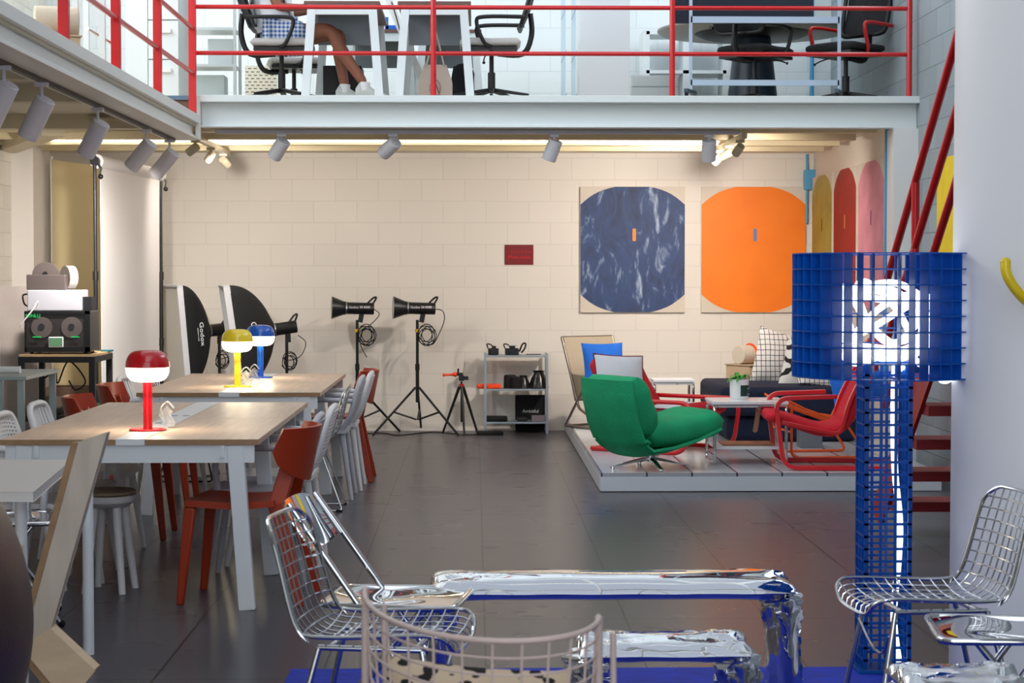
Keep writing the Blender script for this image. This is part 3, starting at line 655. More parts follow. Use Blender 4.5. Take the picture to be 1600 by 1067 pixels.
def spotmat():
    m = bpy.data.materials.new('spotted_fabric'); m.use_nodes = True; nt = m.node_tree; b = nt.nodes['Principled BSDF']; L = nt.links.new
    tc = nt.nodes.new('ShaderNodeTexCoord'); mp = nt.nodes.new('ShaderNodeMapping'); mp.inputs['Scale'].default_value = (10, 16, 10)
    n = nt.nodes.new('ShaderNodeTexVoronoi'); n.feature = 'SMOOTH_F1'; L(tc.outputs['Object'], mp.inputs[0]); L(mp.outputs[0], n.inputs['Vector'])
    r = nt.nodes.new('ShaderNodeValToRGB'); r.color_ramp.elements[0].position = .40; r.color_ramp.elements[1].position = .45
    r.color_ramp.elements[0].color = lin('1e1a1a'); r.color_ramp.elements[1].color = lin('cdb59a'); L(n.outputs[0], r.inputs[0]); L(r.outputs[0], b.inputs['Base Color']); b.inputs['Roughness'].default_value = .9
    return m
# ================================================================== FOREGROUND METAL BENCHES, RUG, BLUE LAMP
def rugmat():
    return mat('cobalt_rug', '0a2cae', .75, var=.35, vscale=9, stretch=(1,7,1), bump=.4, bscale=60)
tag(MB().bb(-.69, 1.78, 4.6, 7.15, .001, .012).build('rug', rugmat(), smooth=False, bevel=.004), 'cobalt blue rug lying under the mirror benches', 'rug')
def pillow(p0, p1, w, h, seed, side=(0,1,0), crump=.012, n=56, mm=22, flat=0.0):
    """inflated sheet metal beam from p0 to p1: width w along side, thickness h, pinched welded ends"""
    rnd = random.Random(seed); p0 = Vector(p0); p1 = Vector(p1); d = (p1-p0).normalized(); s = Vector(side); s = (s-d*s.dot(d)).normalized(); nn = d.cross(s)
    L = (p1-p0).length; ph = [rnd.random()*6 for _ in range(12)]; vs = []; fs = []
    def H(u, v):
        e = max(0.0, 1-(abs(2*u-1))**14)**.5 * max(0.0, 1-abs(v)**2.3)**.8
        end = math.exp(-min(u,1-u)*L/.09)
        wr = end*crump*1.6*(math.sin(v*9+ph[0])+.6*math.sin(v*17+ph[1]+u*30)) + crump*.10*math.sin(u*L*9+ph[4]+v*2)
        return h/2*e + wr*e
    for sg in (1,-1):
        for i in range(n+1):
            u = i/n; uu = .5-.5*math.cos(PI*u)
            for j in range(mm+1):
                v = math.sin(PI/2*(-1+2*j/mm)); ww = w/2*(1-.05*math.exp(-min(uu,1-uu)*L/.05)) + .004*math.sin(uu*L*25+ph[5])
                vs.append(p0+d*(uu*L)+s*(v*ww)+nn*(sg*H(uu,v)))
    K = (n+1)*(mm+1)
    for i in range(n):
        for j in range(mm):
            a = i*(mm+1)+j; fs.append((a,a+mm+1,a+mm+2,a+1)); fs.append((K+a,K+a+1,K+a+mm+2,K+a+mm+1))
    b = MB(); b.add(vs, fs); return b
def bench(x0, x1, y0, y1, zt_, label, h, name='metal_bench', legw=.2):
    t = thing(name, label, 'bench', ((x0+x1)/2, (y0+y1)/2, 0), 0, 'mirror-polished inflated metal benches')
    yc = (y0+y1)/2; w = y1-y0
    pillow((x0,yc,zt_-h/2),(x1,yc,zt_-h/2), w, h, 3, crump=.010).build('seat', inflated, t, world=True)
    for k, x in enumerate((x0+.03, x1-.03)):
        pillow((x,yc,zt_-h*.75),(x+(.015 if k else -.015),yc,.013), w*.92, .10, 11+k, crump=.022).build('leg', inflated, t, world=True)
    return t
bench(-.15, 1.06, 6.22, 6.62, .485, 'long mirror-polished metal bench in the centre foreground', .085)
bench(.30, .80, 5.45, 5.78, .425, 'short mirror-polished metal stool in front of the long bench', .07, 'metal_stool')
bench(1.10, 1.42, 4.82, 5.12, .455, 'mirror-polished metal stool cut off by the bottom edge, lower right', .07, 'metal_stool')
# ---- blue lattice floor lamp
bluep = mat('translucent_blue', '0a4fae', .28, trans=.0, coat=.3)
bluet = bpy.data.materials.new('blue_translucent_plastic'); bluet.use_nodes = True
nt = bluet.node_tree; b_ = nt.nodes['Principled BSDF']; b_.inputs['Base Color'].default_value = lin('0d5cb0'); b_.inputs['Roughness'].default_value = .3
tr = nt.nodes.new('ShaderNodeBsdfTranslucent'); tr.inputs[0].default_value = lin('36a0ea'); mxs = nt.nodes.new('ShaderNodeMixShader'); mxs.inputs[0].default_value = .5
nt.links.new(b_.outputs[0], mxs.inputs[1]); nt.links.new(tr.outputs[0], mxs.inputs[2]); nt.links.new(mxs.outputs[0], nt.nodes['Material Output'].inputs[0])
led = mat('led_tube', 'ffffff', .4, emit='f4fbff', estr=1.0)
LX, LY = at(1381, 700, 7.12).x, 7.12
t = thing('lattice_floor_lamp', 'tall blue lattice floor lamp with a round grid shade in front of the stairs', 'lamp', (LX, LY, .012))
post = MB(); hw = .0875; H0, H1 = .012, 1.16; rows = 25; rh = (H1-H0)/rows
for face in range(4):
    M = Matrix.Rotation(face*PI/2, 4, 'Z')
    f = MB()
    for k in range(4): x = -hw+.006+(2*hw-.012)*k/3; f.box((x, -hw+.007, (H0+H1)/2), (.013 if k in (0,3) else .009, .014, H1-H0))
    for k in range(rows+1): f.box((0, -hw+.007, H0+rh*k), (2*hw, .015, .0085))
    for k in range(rows):
        for j in range(3):
            x = -hw+.006+(2*hw-.012)*(j+.5)/3; z = H0+rh*(k+.5)
            pass
    post.add(f.v, f.f, M)
post.build('post', bluet, t, smooth=False).location = (0,0,-.012)
MB().bb(-.11,.11,-.11,.11,0,.012).build('foot_plate', bluet, t, smooth=False, bevel=.002)
z0 = at(1380, 589, 7.12).z-.012+.004; z1 = at(1380, 395, 7.12).z-.012-.004
Ro, Ri = .342, .276; sh = MB()
for k in range(9):
    z = z0+(z1-z0)*k/8
    sh.lathe([(Ri,z-.0022),(Ro,z-.0022),(Ro,z+.0022),(Ri,z+.0022)], 80, closed=True)
for k in range(42):
    a = 2*PI*k/42+.03; c, s_ = math.cos(a), math.sin(a)
    sh.bar(((Ri)*c,(Ri)*s_,(z0+z1)/2), (Ro*c, Ro*s_, (z0+z1)/2), .003, z1-z0, (0,0,1))
sh.build('shade', bluet, t, smooth=False)
sup = MB()
for a in (0, PI/2): sup.bar((-Ri*math.cos(a),-Ri*math.sin(a),z0), (Ri*math.cos(a),Ri*math.sin(a),z0), .012, .006)
sup.build('shade_support', bluet, t, smooth=False)
rnd = random.Random(5); pts = []
cz = (z0+z1)/2-.03
pts = [(.055,-.03,.03),(.035,-.03,.2),(.05,-.03,.4),(.055,-.03,.55),(.035,-.03,.75),(.03,-.03,.95),(.04,-.02,1.15),(.1,.05,z0+.03)]
for k, (tx_, ty_, rr_, dz_) in enumerate(((.1,.15,.19,.10),(.75,-.3,.18,.02),(-.55,.6,.175,0),(.25,-.75,.18,-.02),(1.05,.5,.15,.0),(-.2,-.1,.185,-.09),(.5,.9,.16,.02))):
    RR = Euler((tx_, ty_, 0)).to_matrix()
    for q_ in range(9):
        a = 2*PI*q_/9+k*.9; v_ = RR @ Vector((rr_*math.cos(a), rr_*math.sin(a), 0)); pts.append((v_.x, v_.y, cz+dz_+max(-.17, min(.17, v_.z))))
pts += [(.15,-.12,z0+.02),(.2,-.1,z0-.012),(.26,0,z0+.0)]
MB().tube(spline(pts, 9), .0125, 10).build('led_tube', led, t, label='glowing white light tube tangled inside the shade')
# ---- yellow hook on the column
yp = at(1575, 410, 6.55)
t = thing('wall_hook', 'bright yellow curved tube on the white column at the right edge', 'hook', (yp.x, 6.6, yp.z))
MB().tube(spline([(0,-.02,0),(.0,-.03,-.035),(.02,-.03,-.075),(.06,-.02,-.12),(.11,.03,-.15)],6), .018, 14).build('tube', mat('yellow_enamel','e6c40a',.35,coat=.3), t)
MB().ball((0,-.02,0), .0185, 14, 8).build('end_cap', MC['yellow_enamel'], t)
# ================================================================== STUDIO GEAR AT THE BACK
sb_black = mat('softbox_fabric', '131315', .75, bump=.25, bscale=60)
sb_lip = mat('softbox_lip', 'c9c9cc', .6); sb_in = mat('softbox_diffuser', 'cfccc3', .7, bump=.2, bscale=14)
labelw = mat('printed_white', 'e8e8ea', .5)
def tripod_legs(t, hh, spread, base_z=.02, joint=.42, m=blackm, r=.011, a0=.3, n=3):
    for k in range(n):
        a = a0+2*PI*k/n; c, s = math.cos(a), math.sin(a)
        MB().tube([(.02*c,.02*s,joint),(spread*c,spread*s,.008)], r, 10).build('leg', m, t)
        MB().tube([(.015*c,.015*s,.14),(spread*.52*c,spread*.52*s,.008+(joint-.008)*.48)], r*.8, 8).build('strut', m, t)
def cable_coil(t, c, R_, tail, n=6):
    g = MB(); rnd = random.Random(int(R_*1000)+len(tail))
    pts = []
    for i in range(n*14):
        a = 2*PI*i/14; rr = R_*(.8+.25*math.sin(i*.37)); pts.append((c[0]+rr*math.cos(a), c[1]-.02+.02*math.sin(i*.23), c[2]+rr*1.15*math.sin(a)))
    g.tube(pts, .0045, 6); g.tube(spline(tail, 8), .0042, 6); g.build('power_cable', rubber, t)
def strobe(t, o, d, L=.20, reflector=False):
    """monolight: starts at o, light leaves along d"""
    o = Vector(o); d = Vector(d).normalized(); s = Vector((0,0,1)).cross(d).normalized(); up = d.cross(s)
    b = MB().tube([o-d*L, o-d*(L-.006), o-d*.012, o], [.052,.056,.056,.060], 28); bd = b.build('strobe_body', black, t)
    h = MB().tube(spline([o-d*(L-.06)+up*.05, o-d*(L-.01)+up*.10, o-d*(L+.02)+up*.105, o-d*(L-.01)+up*.045], 5), .009, 8); h.build('handle', black, t)
    MB().bar(o-d*L*.55-up*.05, o-d*L*.5-up*.13, .03, .045, tuple(d)).build('bracket', black, t, smooth=False)
    MB().tube([o+d*.001, o+d*.012], .0625, 28).build('mount_ring', chromew, t)
    if reflector:
        r = MB().lathe([(.062,0),(.064,.02),(.075,.05),(.105,.125),(.107,.13),(.103,.13),(.072,.05),(.055,.012)], 40, Matrix.Translation(o+d*.012) @ d.to_track_quat('Z','Y').to_matrix().to_4x4(), closed=True)
        r.build('reflector', mat('reflector_black','242426',.35,.3), t)
        MB().lathe([(.001,.02),(.055,.02),(.070,.05),(.101,.127)], 40, Matrix.Translation(o+d*.012) @ d.to_track_quat('Z','Y').to_matrix().to_4x4()).build('reflector_lining', mat('silver_lining','b9b9bd',.3,.8), t)
def softbox(loc, rz, pitch, label, lean=0):
    t = thing('softbox_light', label, 'studio light', loc, rz, 'black softboxes on stands')   # light leaves along local +x
    Hc = .95; W2, H2 = .30, .45
    def sec(k):   # k 0 at rim .. 1 at neck
        f = (1-k**2.0)**.62 if k < 1 else 0
        return -.36*k, max(.062, W2*f), max(.062, H2*f)
    g = MB(); vs = []; fs = []; N = 14; rings = 40
    for i in range(N+1):
        x, w, h = sec(i/N); q = 1-(i/N)**1.5*.99
        for j in range(rings):
            a = 2*PI*j/rings; c, s = math.cos(a), math.sin(a); e = .16+.84*(1-q)
            vs.append((x, w*math.copysign(abs(c)**e, c), h*math.copysign(abs(s)**e, s)))
    for i in range(N):
        for j in range(rings): fs.append((i*rings+j, i*rings+(j+1)%rings, (i+1)*rings+(j+1)%rings, (i+1)*rings+j))
    M = Matrix.Translation((0,0,Hc)) @ Matrix.Rotation(pitch, 4, 'Y')
    g.add(vs, fs, M); g.build('softbox_shell', sb_black, t)
    l = MB()
    for y0,y1,z0,z1 in ((-W2-.004,W2+.004,H2-.01,H2+.004),(-W2-.004,W2+.004,-H2-.004,-H2+.01),(-W2-.004,-W2+.008,-H2,H2),(W2-.008,W2+.004,-H2,H2)): l.bb(0,.055,y0,y1,z0,z1)
    l.xf(M).build('lip', sb_lip, t, smooth=False)
    MB().bb(-.004,.012,-W2+.004,W2-.004,-H2+.006,H2-.006).xf(M).build('diffuser', sb_in, t, smooth=False)
    d = (M.to_3x3() @ Vector((1,0,0))); o = M @ Vector((-.37,0,0)); strobe(t, o, d, .19)
    p = o - d*.10 - Vector((0,0,.06))
    MB().cyl((p.x,p.y,.30), (p.x,p.y,p.z), .014, n=14).build('stand_pole', blackm, t)
    for k in range(3):
        a = .5+2*PI*k/3; c, s = math.cos(a), math.sin(a)
        MB().tube([(p.x+.02*c,p.y+.02*s,.40),(p.x+.42*c,p.y+.42*s,.008)], .010, 10).build('leg', blackm, t)
    # lettering down the visible side (local +y)
    th = .60
    Rm = M.to_3x3() @ Matrix(((math.sin(0)*0+0, -math.cos(.32)*-1, 0),(0,0,0),(0,0,0))) if False else None
    # text x axis -> -z ; text y axis -> +x (toward rim) ; normal -> +y tilted
    n = Vector((-.41,.91,0)).normalized(); xa = Vector((0,0,-1)); ya = n.cross(xa)
    Rm = M.to_3x3() @ Matrix((xa, ya, n)).transposed()
    text('Godox', .075, M @ Vector((-.160,.276,0)), Rm, labelw, t, ext=.002)
    text('PROFESSIONAL STUDIO', .011, M @ Vector((-.112,.298,0)), Rm, labelw, t, name='small_lettering', ext=.002)
    cable_coil(t, (p.x-.02,p.y+.03,.72), .07, [(p.x-.1,p.y,.95),(p.x-.17,p.y,.88),(p.x-.12,p.y,.76),(p.x,p.y,.72)], 4)
    return t
p = at(262, 520, 17.25); softbox((p.x+.04, 17.25, 0), PI+.60, .09, 'black softbox on a stand, left one beside the paper backdrop')
p = at(366, 520, 17.1); softbox((p.x, 17.1, 0), PI+.20, .14, 'black softbox on a stand, right one behind the yellow and blue lamps')
def bare_strobe(px0, px1, pole, label, seed):
    Y = 17.92; p = at(pole, 480, Y); t = thing('strobe_light', label, 'studio light', (p.x, Y, 0), 0, 'bare studio strobes on stands')
    a = at(px0, 480, Y).x-p.x; zt = 1.17
    strobe(t, (a+.15, 0, zt+.01), (-1,-.12,.03), .25, True)
    MB().tube([(0,0,.30),(0,0,.62),(0,0,.62),(0,0,zt-.10)], [.017,.017,.014,.014], 14).build('stand_pole', blackm, t)
    MB().cyl((0,0,.60),(0,0,.66),.021,n=14).build('collar', black, t)
    tripod_legs(t, 1, .46, joint=.44, a0=-.5*PI+(.05 if seed == 1 else 1.0))
    MB().cyl((0,0,.955),(0,0,.985),.022,n=14).build('cable_tie', mat('yellow_tape','e0b020',.5), t)
    cable_coil(t, (.09,-.02,.93), .085, [(a+.40,0,zt),(a+.47,0,zt-.02),(a+.48,0,zt-.12),(.16,-.02,.86),(.1,0,.84)] if seed == 2 else [(a+.40,0,zt),(a+.45,0,zt-.05),(.13,0,zt-.14),(.06,-.02,.98),(.03,-.02,.85),(.09,-.02,.72)], 5)
    text('Godox SK400II', .032, (a+.27,-.058,zt+.018), (PI/2,0,0), labelw, t, ext=.001)
    return t
bare_strobe(517, 583, 558, 'bare black strobe on a stand, left of the two pointing left', 1)
bare_strobe(613, 678, 652, 'bare black strobe on a stand, right of the two pointing left', 2)
# small tripod
Y = 17.85; p = at(721, 600, Y)
t = thing('camera_tripod', 'small black tripod with orange arm beside the metal shelf', 'tripod', (p.x, Y, 0))
for k in range(3):
    a = -PI/2+.15+2*PI*k/3; c, s = math.cos(a), math.sin(a); MB().tube([(.02*c,.02*s,.45),(.19*c,.19*s,.008)], [.015,.010], 10).build('leg', mat('carbon','1d1a1a',.4), t)
MB().cyl((0,0,.12),(0,0,.50),.010).build('centre_column', black, t)
MB().cyl((0,0,.455),(0,0,.475),.022).build('collar', redp, t)
h = MB(); h.box((0,0,.53),(.05,.05,.05)); h.box((.04,0,.53),(.05,.03,.035)); h.cyl((-.03,0,.55),(-.03,0,.62),.009); h.box((-.02,0,.565),(.07,.035,.03)); h.build('ball_head', black, t, smooth=False, bevel=.005)
MB().tube([(-.045,0,.565),(-.06,0,.565),(-.06,0,.565),(-.09,0,.562),(-.11,0,.56),(-.15,0,.56),(-.16,0,.56),(-.175,0,.56)],[.022,.026,.022,.012,.009,.010,.018,.012],14).build('handle_arm', orangep, t)
# metal shelf
p0 = at(757, 673, 18.0); p1 = at(856, 673, 18.0); x0, x1, ya, yb = p0.x, p1.x, 17.98, 18.26
t = thing('metal_shelf', 'grey metal shelf unit holding camera gear against the back wall', 'shelf', ((x0+x1)/2, 18.12, 0))
for z in (.11, .42, .735): MB().bb(x0,x1,ya,yb,z-.018,z).build('shelf_board', greymetal, t, smooth=False, world=True, bevel=.002)
for x in (x0+.008, x1-.008):
    for y in (ya, yb): MB().bb(x-.011,x+.011,y-.011,y+.011,0,.75).build('post', greymetal, t, smooth=False, world=True)
def sx(px_): return at(px_, 600, 18.05).x
def camera_body(xc, zz, w, label):
    t = thing('camera', label, 'camera', (xc, 18.1, zz))
    b = MB(); b.box((0,0,.032),(w,.06,.062)); b.box((w*.05,0,.072),(w*.4,.045,.026)); b.build('body', black, t, smooth=False, bevel=.006)
    MB().cyl((0,-.03,.033),(0,-.075,.033),.026,n=20).build('lens', black, t)
    MB().tube(spline([(-w/2,0,.06),(-w/2-.01,0,.10),(-w/2+.03,-.01,.095),(-w/2+.05,0,.06)],5),.006,6).build('strap', rubber, t)
    return t
camera_body(sx(771), .7355, .10, 'black camera with strap at the left end of the shelf top')
c_ = camera_body(sx(800), .7355, .13, 'wide black camera with silver top plate in the middle of the shelf top')
MB().bb(-.05,.05,-.028,.028,.086,.09).build('top_plate', greymetal, c_, smooth=False)
MB().tube(spline([(.07,0,.03),(.10,0,.10),(.13,0,.105),(.12,0,.06),(.09,0,.02)],6),.008,6).build('carry_strap', rubber, c_)
tag(MB().tube(spline([(sx(822),18.05,.742),(sx(832),18.03,.743),(sx(845),18.08,.743)],5),.004,6).build('cable', rubber), 'thin dark cable lying on the right end of the shelf top', 'cable')
tag(MB().bb(sx(745),sx(783),18.0,18.15,.4205,.462).build('equipment_case', orangep, smooth=False, bevel=.012), 'bright orange flat case on the middle shelf', 'case')
tag(MB().lathe([(.001,0),(.058,0),(.06,.01),(.058,.11),(.05,.125),(.001,.125)],28,Matrix.Translation((sx(797),18.12,.4205))).build('lens_pouch', mat('pouch_black','101012',.8)), 'black round pouch next to the orange case', 'pouch')
tag(MB().lathe([(.001,0),(.055,0),(.057,.008),(.053,.105),(.001,.115)],28,Matrix.Translation((sx(807),18.06,.4205))).build('lens_pouch', MC['pouch_black']), 'black round pouch between pouch and small reflector dish', 'pouch')
def dish(xc, s, label):
    o = MB().lathe([(r_*s,z*s) for r_,z in ((.085,0),(.088,.005),(.082,.03),(.065,.085),(.045,.125),(.045,.14),(.055,.15),(.05,.15),(.04,.14),(.001,.14))],36,Matrix.Translation((xc,18.1,.4205))).build('reflector_dish', mat('dish_black','151515',.25)); tag(o, label, 'reflector', 'spare strobe reflectors')
dish(sx(818), .80, 'small glossy black reflector dish on the middle shelf'); dish(sx(842), 1.1, 'large glossy black reflector dish at the right end of the middle shelf')
tag(MB().bb(sx(759),sx(793),18.0,18.2,.1105,.155).build('flat_case', MC['pouch_black'], smooth=False, bevel=.015), 'flat black case on the bottom shelf', 'case')
t = thing('black_panel_bag', 'tall black bag with white lettering standing behind the bottom shelf', 'bag', (sx(830), 18.29, 0))
MB().bb(-.145,.145,-.02,.02,.005,.345).build('bag_body', MC['pouch_black'], t, smooth=False, bevel=.008)
text('Ambitful', .045, (-.0,-.0215,.19), (PI/2,0,0), labelw, t)
tag(MB().bb(sx(831),sx(852),18.02,18.1,.1105,.165).build('clear_box', mat('mauve_box','8d8088',.4), smooth=False, bevel=.004), 'greyish mauve box on the bottom shelf', 'box')
tag(MB().bb(sx(808),sx(824),18.02,18.09,.1105,.15).build('small_device', black, smooth=False, bevel=.01), 'small black device beside the mauve box on the bottom shelf', 'device')
tag(MB().bb(sx(745),sx(786),17.80,17.9,.0,.035).build('floor_battery', MC['pouch_black'], smooth=False, bevel=.01), 'long flat black case on the floor before the shelf', 'case')
tag(MB().tube(spline([(-1.4,17.7,.006),(-.9,18.0,.006),(-.7,17.75,.006),(-.4,18.1,.006),(-.1,17.8,.006),(.05,17.85,.006)],8),.005,6).build('floor_cable', rubber), 'black cable running along the floor below the strobes', 'cable')
# ---- paper backdrop with stands
paper = mat('white_paper', 'e3dfdb', .65)
A0 = Vector((-2.91, 14.8, 2.36)); A1 = Vector((-2.75, 16.9, 2.36)); dv = (A1-A0).normalized()
bw_ = MB(); bw_.cyl(A0+dv*.05, A1-dv*.02, .055, n=28)
t = thing('paper_backdrop', 'roll of white backdrop paper hanging between two black stands', 'backdrop', (-2.83, 15.85, 0))
bw_.build('paper_roll', paper, t, world=True)
MB().shell(lambda u, v: (A0+dv*(.08+1.90*u)+Vector((.02+(.0 if v > .3 else (.3-v)**2*1.1)+.02*math.sin(u*5)*(1-v), 0, -2.34+2.33*v+0*u))), 16, 16, .003).build('paper_sheet', paper, t, world=True)
for q, n_, lb in ((A0,'near','near black backdrop stand holding the paper roll'),(A1,'far','far black backdrop stand behind the left softbox')):
    s_ = thing('backdrop_stand', lb, 'stand', (q.x, q.y, 0), 0, 'backdrop stands')
    MB().tube([(0,0,.25),(0,0,1.48),(0,0,1.48),(0,0,2.40)],[.017,.017,.013,.013],14).build('pole', blackm, s_)
    for z in (1.48, .9): MB().cyl((0,0,z-.035),(0,0,z+.035),.022,n=14).build('collar', black, s_)
    k_ = MB(); k_.cyl((0,-.02,2.36),(0,.05,2.36),.035,n=20); k_.tube([(0,0,2.40),(.05,0,2.30),(.04,0,2.25)],.008,8); k_.ball((.045,0,2.24),.02); k_.build('roll_hook', black, s_)
    for k in range(3): a = 1.2+2*PI*k/3; MB().tube([(0,0,.5),(.4*math.cos(a),.4*math.sin(a),.01)],.010,8).build('leg', blackm, s_)
# tan board
p0 = at(83, 430, 17.3); p1 = at(157, 430, 17.3)
t = thing('tan_board', 'large tan board leaning behind the paper backdrop', 'board', ((p0.x+p1.x)/2, 17.3, .50))
MB().shell(lambda u, v: (p0.x+(p1.x-p0.x+.3)*u, 17.3+.12*u, .50+(2.52-.10*u-.50)*v), 8, 8, .02).build('board', mat('tan_board_face','cdbb90',.7), t, world=True)
MB().bb(p0.x-.012, p0.x, 17.28, 17.33, .50, 2.55).build('edge', white, t, smooth=False, world=True)
pl = thing('pallet_block', 'brown block under the tan board', 'block', (p0.x+.35, 17.3, 0))
MB().bb(-.25,.35,-.10,.20,.0,.40).build('block', mat('cardboard','7d624c',.7), pl, smooth=False); MB().bb(-.40,.55,-.15,.25,.41,.485).build('board', mat('cardboard_dark','6a5444',.7), pl, smooth=False)
# ---- printer bench
yb0, yb1 = 13.72, 14.40
xa, xb = at(28, 550, yb0).x, at(148, 550, yb0).x
t = thing('workbench', 'black metal workbench with wooden top carrying the filament dryer', 'bench', ((xa+xb)/2, 14.05, 0))
MB().bb(xa+.005,xb-.005,yb0+.005,yb1-.005,.905,.92).build('worktop', mat('bench_ply','c9a77c',.5,var=.05), t, smooth=False, world=True)
MB().bb(xa,xb,yb0,yb1,.862,.905).build('top_frame', blackm, t, smooth=False, world=True)
MB().bb(xa+.02,xb-.02,yb0+.02,yb1-.02,.44,.48).build('lower_shelf', blackm, t, smooth=False, world=True)
for x in (xa+.022, xb-.022):
    for y in (yb0+.02, yb1-.02): MB().bb(x-.021,x+.021,y-.02,y+.02,0,.862).build('leg', blackm, t, smooth=False, world=True)
MB().tube(spline([(xa+.1,14.0,.86),(xa+.12,14.0,.74),(xa+.2,14.0,.80),(xa+.22,14.0,.70),(xa+.3,14.0,.86),(xa+.42,14.0,.72),(xa+.35,14.0,.65),(xa+.3,14.0,.72)],6),.006,6).build('cables', rubber, t, world=True)
x0, x1 = at(38,520,13.78).x, at(140,520,13.78).x; z0, z1 = .935, at(60,486,13.78).z
t = thing('filament_dryer', 'black box with glass door and green screen on the workbench', 'device', ((x0+x1)/2, 13.95, .92))
MB().bb(x0,x1,13.80,14.12,z0,z1).build('housing', mat('smoky_housing','35302f',.3), t, smooth=False, world=True, bevel=.006)
fr = MB(); 
for a,b,c,d in ((x0,x1,z0,z0+.035),(x0,x1,z1-.022,z1),(x0,x0+.012,z0,z1),(x1-.035,x1,z0,z1)): fr.bb(a,b,13.785,13.80,c,d)
fr.build('door_frame', black, t, smooth=False, world=True)
w_ = x1-x0
for k, xx in enumerate((x0+w_*.26, x0+w_*.72)):
    s_ = MB().cyl((xx,13.797,(z0+z1)/2+.03),(xx,13.79,(z0+z1)/2+.03),.075 if k < 2 else .07,n=30).build('spool', mat('spool_grey','5b5250',.5), t, world=True)
    MB().cyl((xx,13.789,(z0+z1)/2+.035),(xx,13.784,(z0+z1)/2+.035),.022,n=24).build('spool_hub', mat('hub_dark','26282a',.5), s_).location = -t.location
for xx in (x0+w_*.19, x0+w_*.78): MB().bb(xx-.03,xx+.03,13.778,13.784,z0+.105,z0+.112).build('green_light_bar', mat('green_glow','10a050',.5,emit='10b050',estr=.5), t, smooth=False, world=True)
sc_ = MB().bb(x0+w_*.37,x0+w_*.60,13.772,13.785,z0+.035,z0+.11).build('screen_frame', labelw, t, smooth=False, world=True, bevel=.008)
MB().bb(x0+w_*.385,x0+w_*.585,13.768,13.773,z0+.042,z0+.103).build('screen', mat('screen_green','5f8a68',.3,emit='5f8a68',estr=.15), t, smooth=False, world=True, bevel=.004)
text('SUNLU', .034, Vector((x0+w_*.13,13.783,z1-.035))-t.location, (PI/2,0,0), MC['green_glow'], t)
for xx in (x0+.04,x1-.04):
    for yy in (13.83,14.08): MB().cyl((xx,yy,.9205),(xx,yy,z0),.013,n=12).build('foot', rubber, t, world=True)
xx0, xx1 = at(42,470,13.85).x, at(127,470,13.85).x; zz1 = at(42,453,13.85).z
t = thing('printer', 'light grey box device stacked on the filament dryer', 'device', ((xx0+xx1)/2, 13.95, z1))
MB().bb(xx0,xx1,13.86,14.1,z1+.001,zz1).build('housing', mat('light_grey_plastic','a4a4ac',.4), t, smooth=False, world=True, bevel=.006)
MB().bb(xx1+.001,xx1+.06,13.9,14.08,z1+.001,zz1-.05).build('side_module', black, t, smooth=False, world=True)
MB().tube(spline([(xx0,13.9,zz1-.03),(xx0-.04,13.9,zz1-.04),(xx0-.03,13.9,zz1-.1),(xx0,13.9,zz1-.12)],5),.006,6).build('cable', rubber, t, world=True)
MB().tube(spline([(xx0+.08,13.82,z1+.02),(xx0+.09,13.8,z1+.07),(xx0+.05,13.78,z1+.0),(xx0-.02,13.77,z1-.09),(xx0-.03,13.78,z1-.12)],6),.005,6).build('white_tube', paper, t, world=True)
sa, sb_ = at(41,440,13.9).x, at(102,440,13.9).x; zs = zz1+.001; zt2 = at(41,429,13.9).z
t = thing('spool_holder', 'smoky filament spool box on top of the stacked devices', 'spool box', ((sa+sb_)/2, 13.97, zz1))
smoke = mat('smoky_plastic','4a4240',.3)
MB().bb(sa,sb_,13.9,14.05,zs,zt2).build('tray', smoke, t, smooth=False, world=True, bevel=.006)
MB().cyl(((sa+sb_)/2-.01,13.93,zt2-.005),((sa+sb_)/2-.01,13.99,zt2-.005),.095,n=40).build('spool', smoke, t, world=True)
MB().cyl(((sa+sb_)/2-.01,13.925,zt2+.005),((sa+sb_)/2-.01,13.93,zt2+.005),.018,n=20).build('hub', black, t, world=True)
MB().cyl(((sa+sb_)/2+.11,14.03,zt2-.02),((sa+sb_)/2+.16,14.07,zt2-.02),.085,n=32).build('clear_spool', mat('frosted_plastic','968e86',.3), t, world=True)
# green/blue boxes on the lower shelf
tag(MB().bb(xa+.33,xa+.60,13.8,14.2,.481,.545).build('storage_box', mat('green_box','12532f',.5), smooth=False, bevel=.004), 'dark green box on the lower shelf of the workbench', 'box')
tag(MB().bb(xa+.02,xa+.25,13.8,14.2,.481,.53).build('storage_box', black, smooth=False, bevel=.004), 'black box on the lower shelf of the workbench', 'box')
# teal dish + blue gloves on bench right
tag(MB().lathe([(.001,0),(.045,0),(.05,.012),(.001,.014)],24,Matrix.Translation((xb-.02,14.28,.921))).build('small_dish', mat('teal','2f7f8c',.4)), 'small teal dish on the right end of the workbench', 'dish')
# ---- grey standing panel & left steel table
tag(MB().bb(-3.60,-3.32,14.62,14.67,0,1.40).build('standing_panel', mat('grey_panel','8a817c',.6,var=.1,vscale=3), smooth=False), 'dark grey panel standing at the left picture edge', 'panel')
t = thing('steel_table', 'grey steel frame table with pale top at the left edge', 'table', (-2.95, 11.4, 0))
tb = mat('pale_steel','9fa8a6',.35,.4)
MB().bb(-3.4,-2.56,11.0,11.9,.885,.905).build('tabletop', tb, t, smooth=False, world=True, bevel=.002)
for x, y in ((-2.60,11.04),(-2.60,11.86),(-2.72,11.04),(-3.3,11.86)): MB().bb(x-.018,x+.018,y-.018,y+.018,0,.885).build('leg', tb, t, smooth=False, world=True)
MB().bb(-3.4,-2.60,11.03,11.05,.45,.48).build('rail', tb, t, smooth=False, world=True); MB().bb(-3.35,-2.62,11.05,11.85,.40,.42).build('lower_shelf', tb, t, smooth=False, world=True)
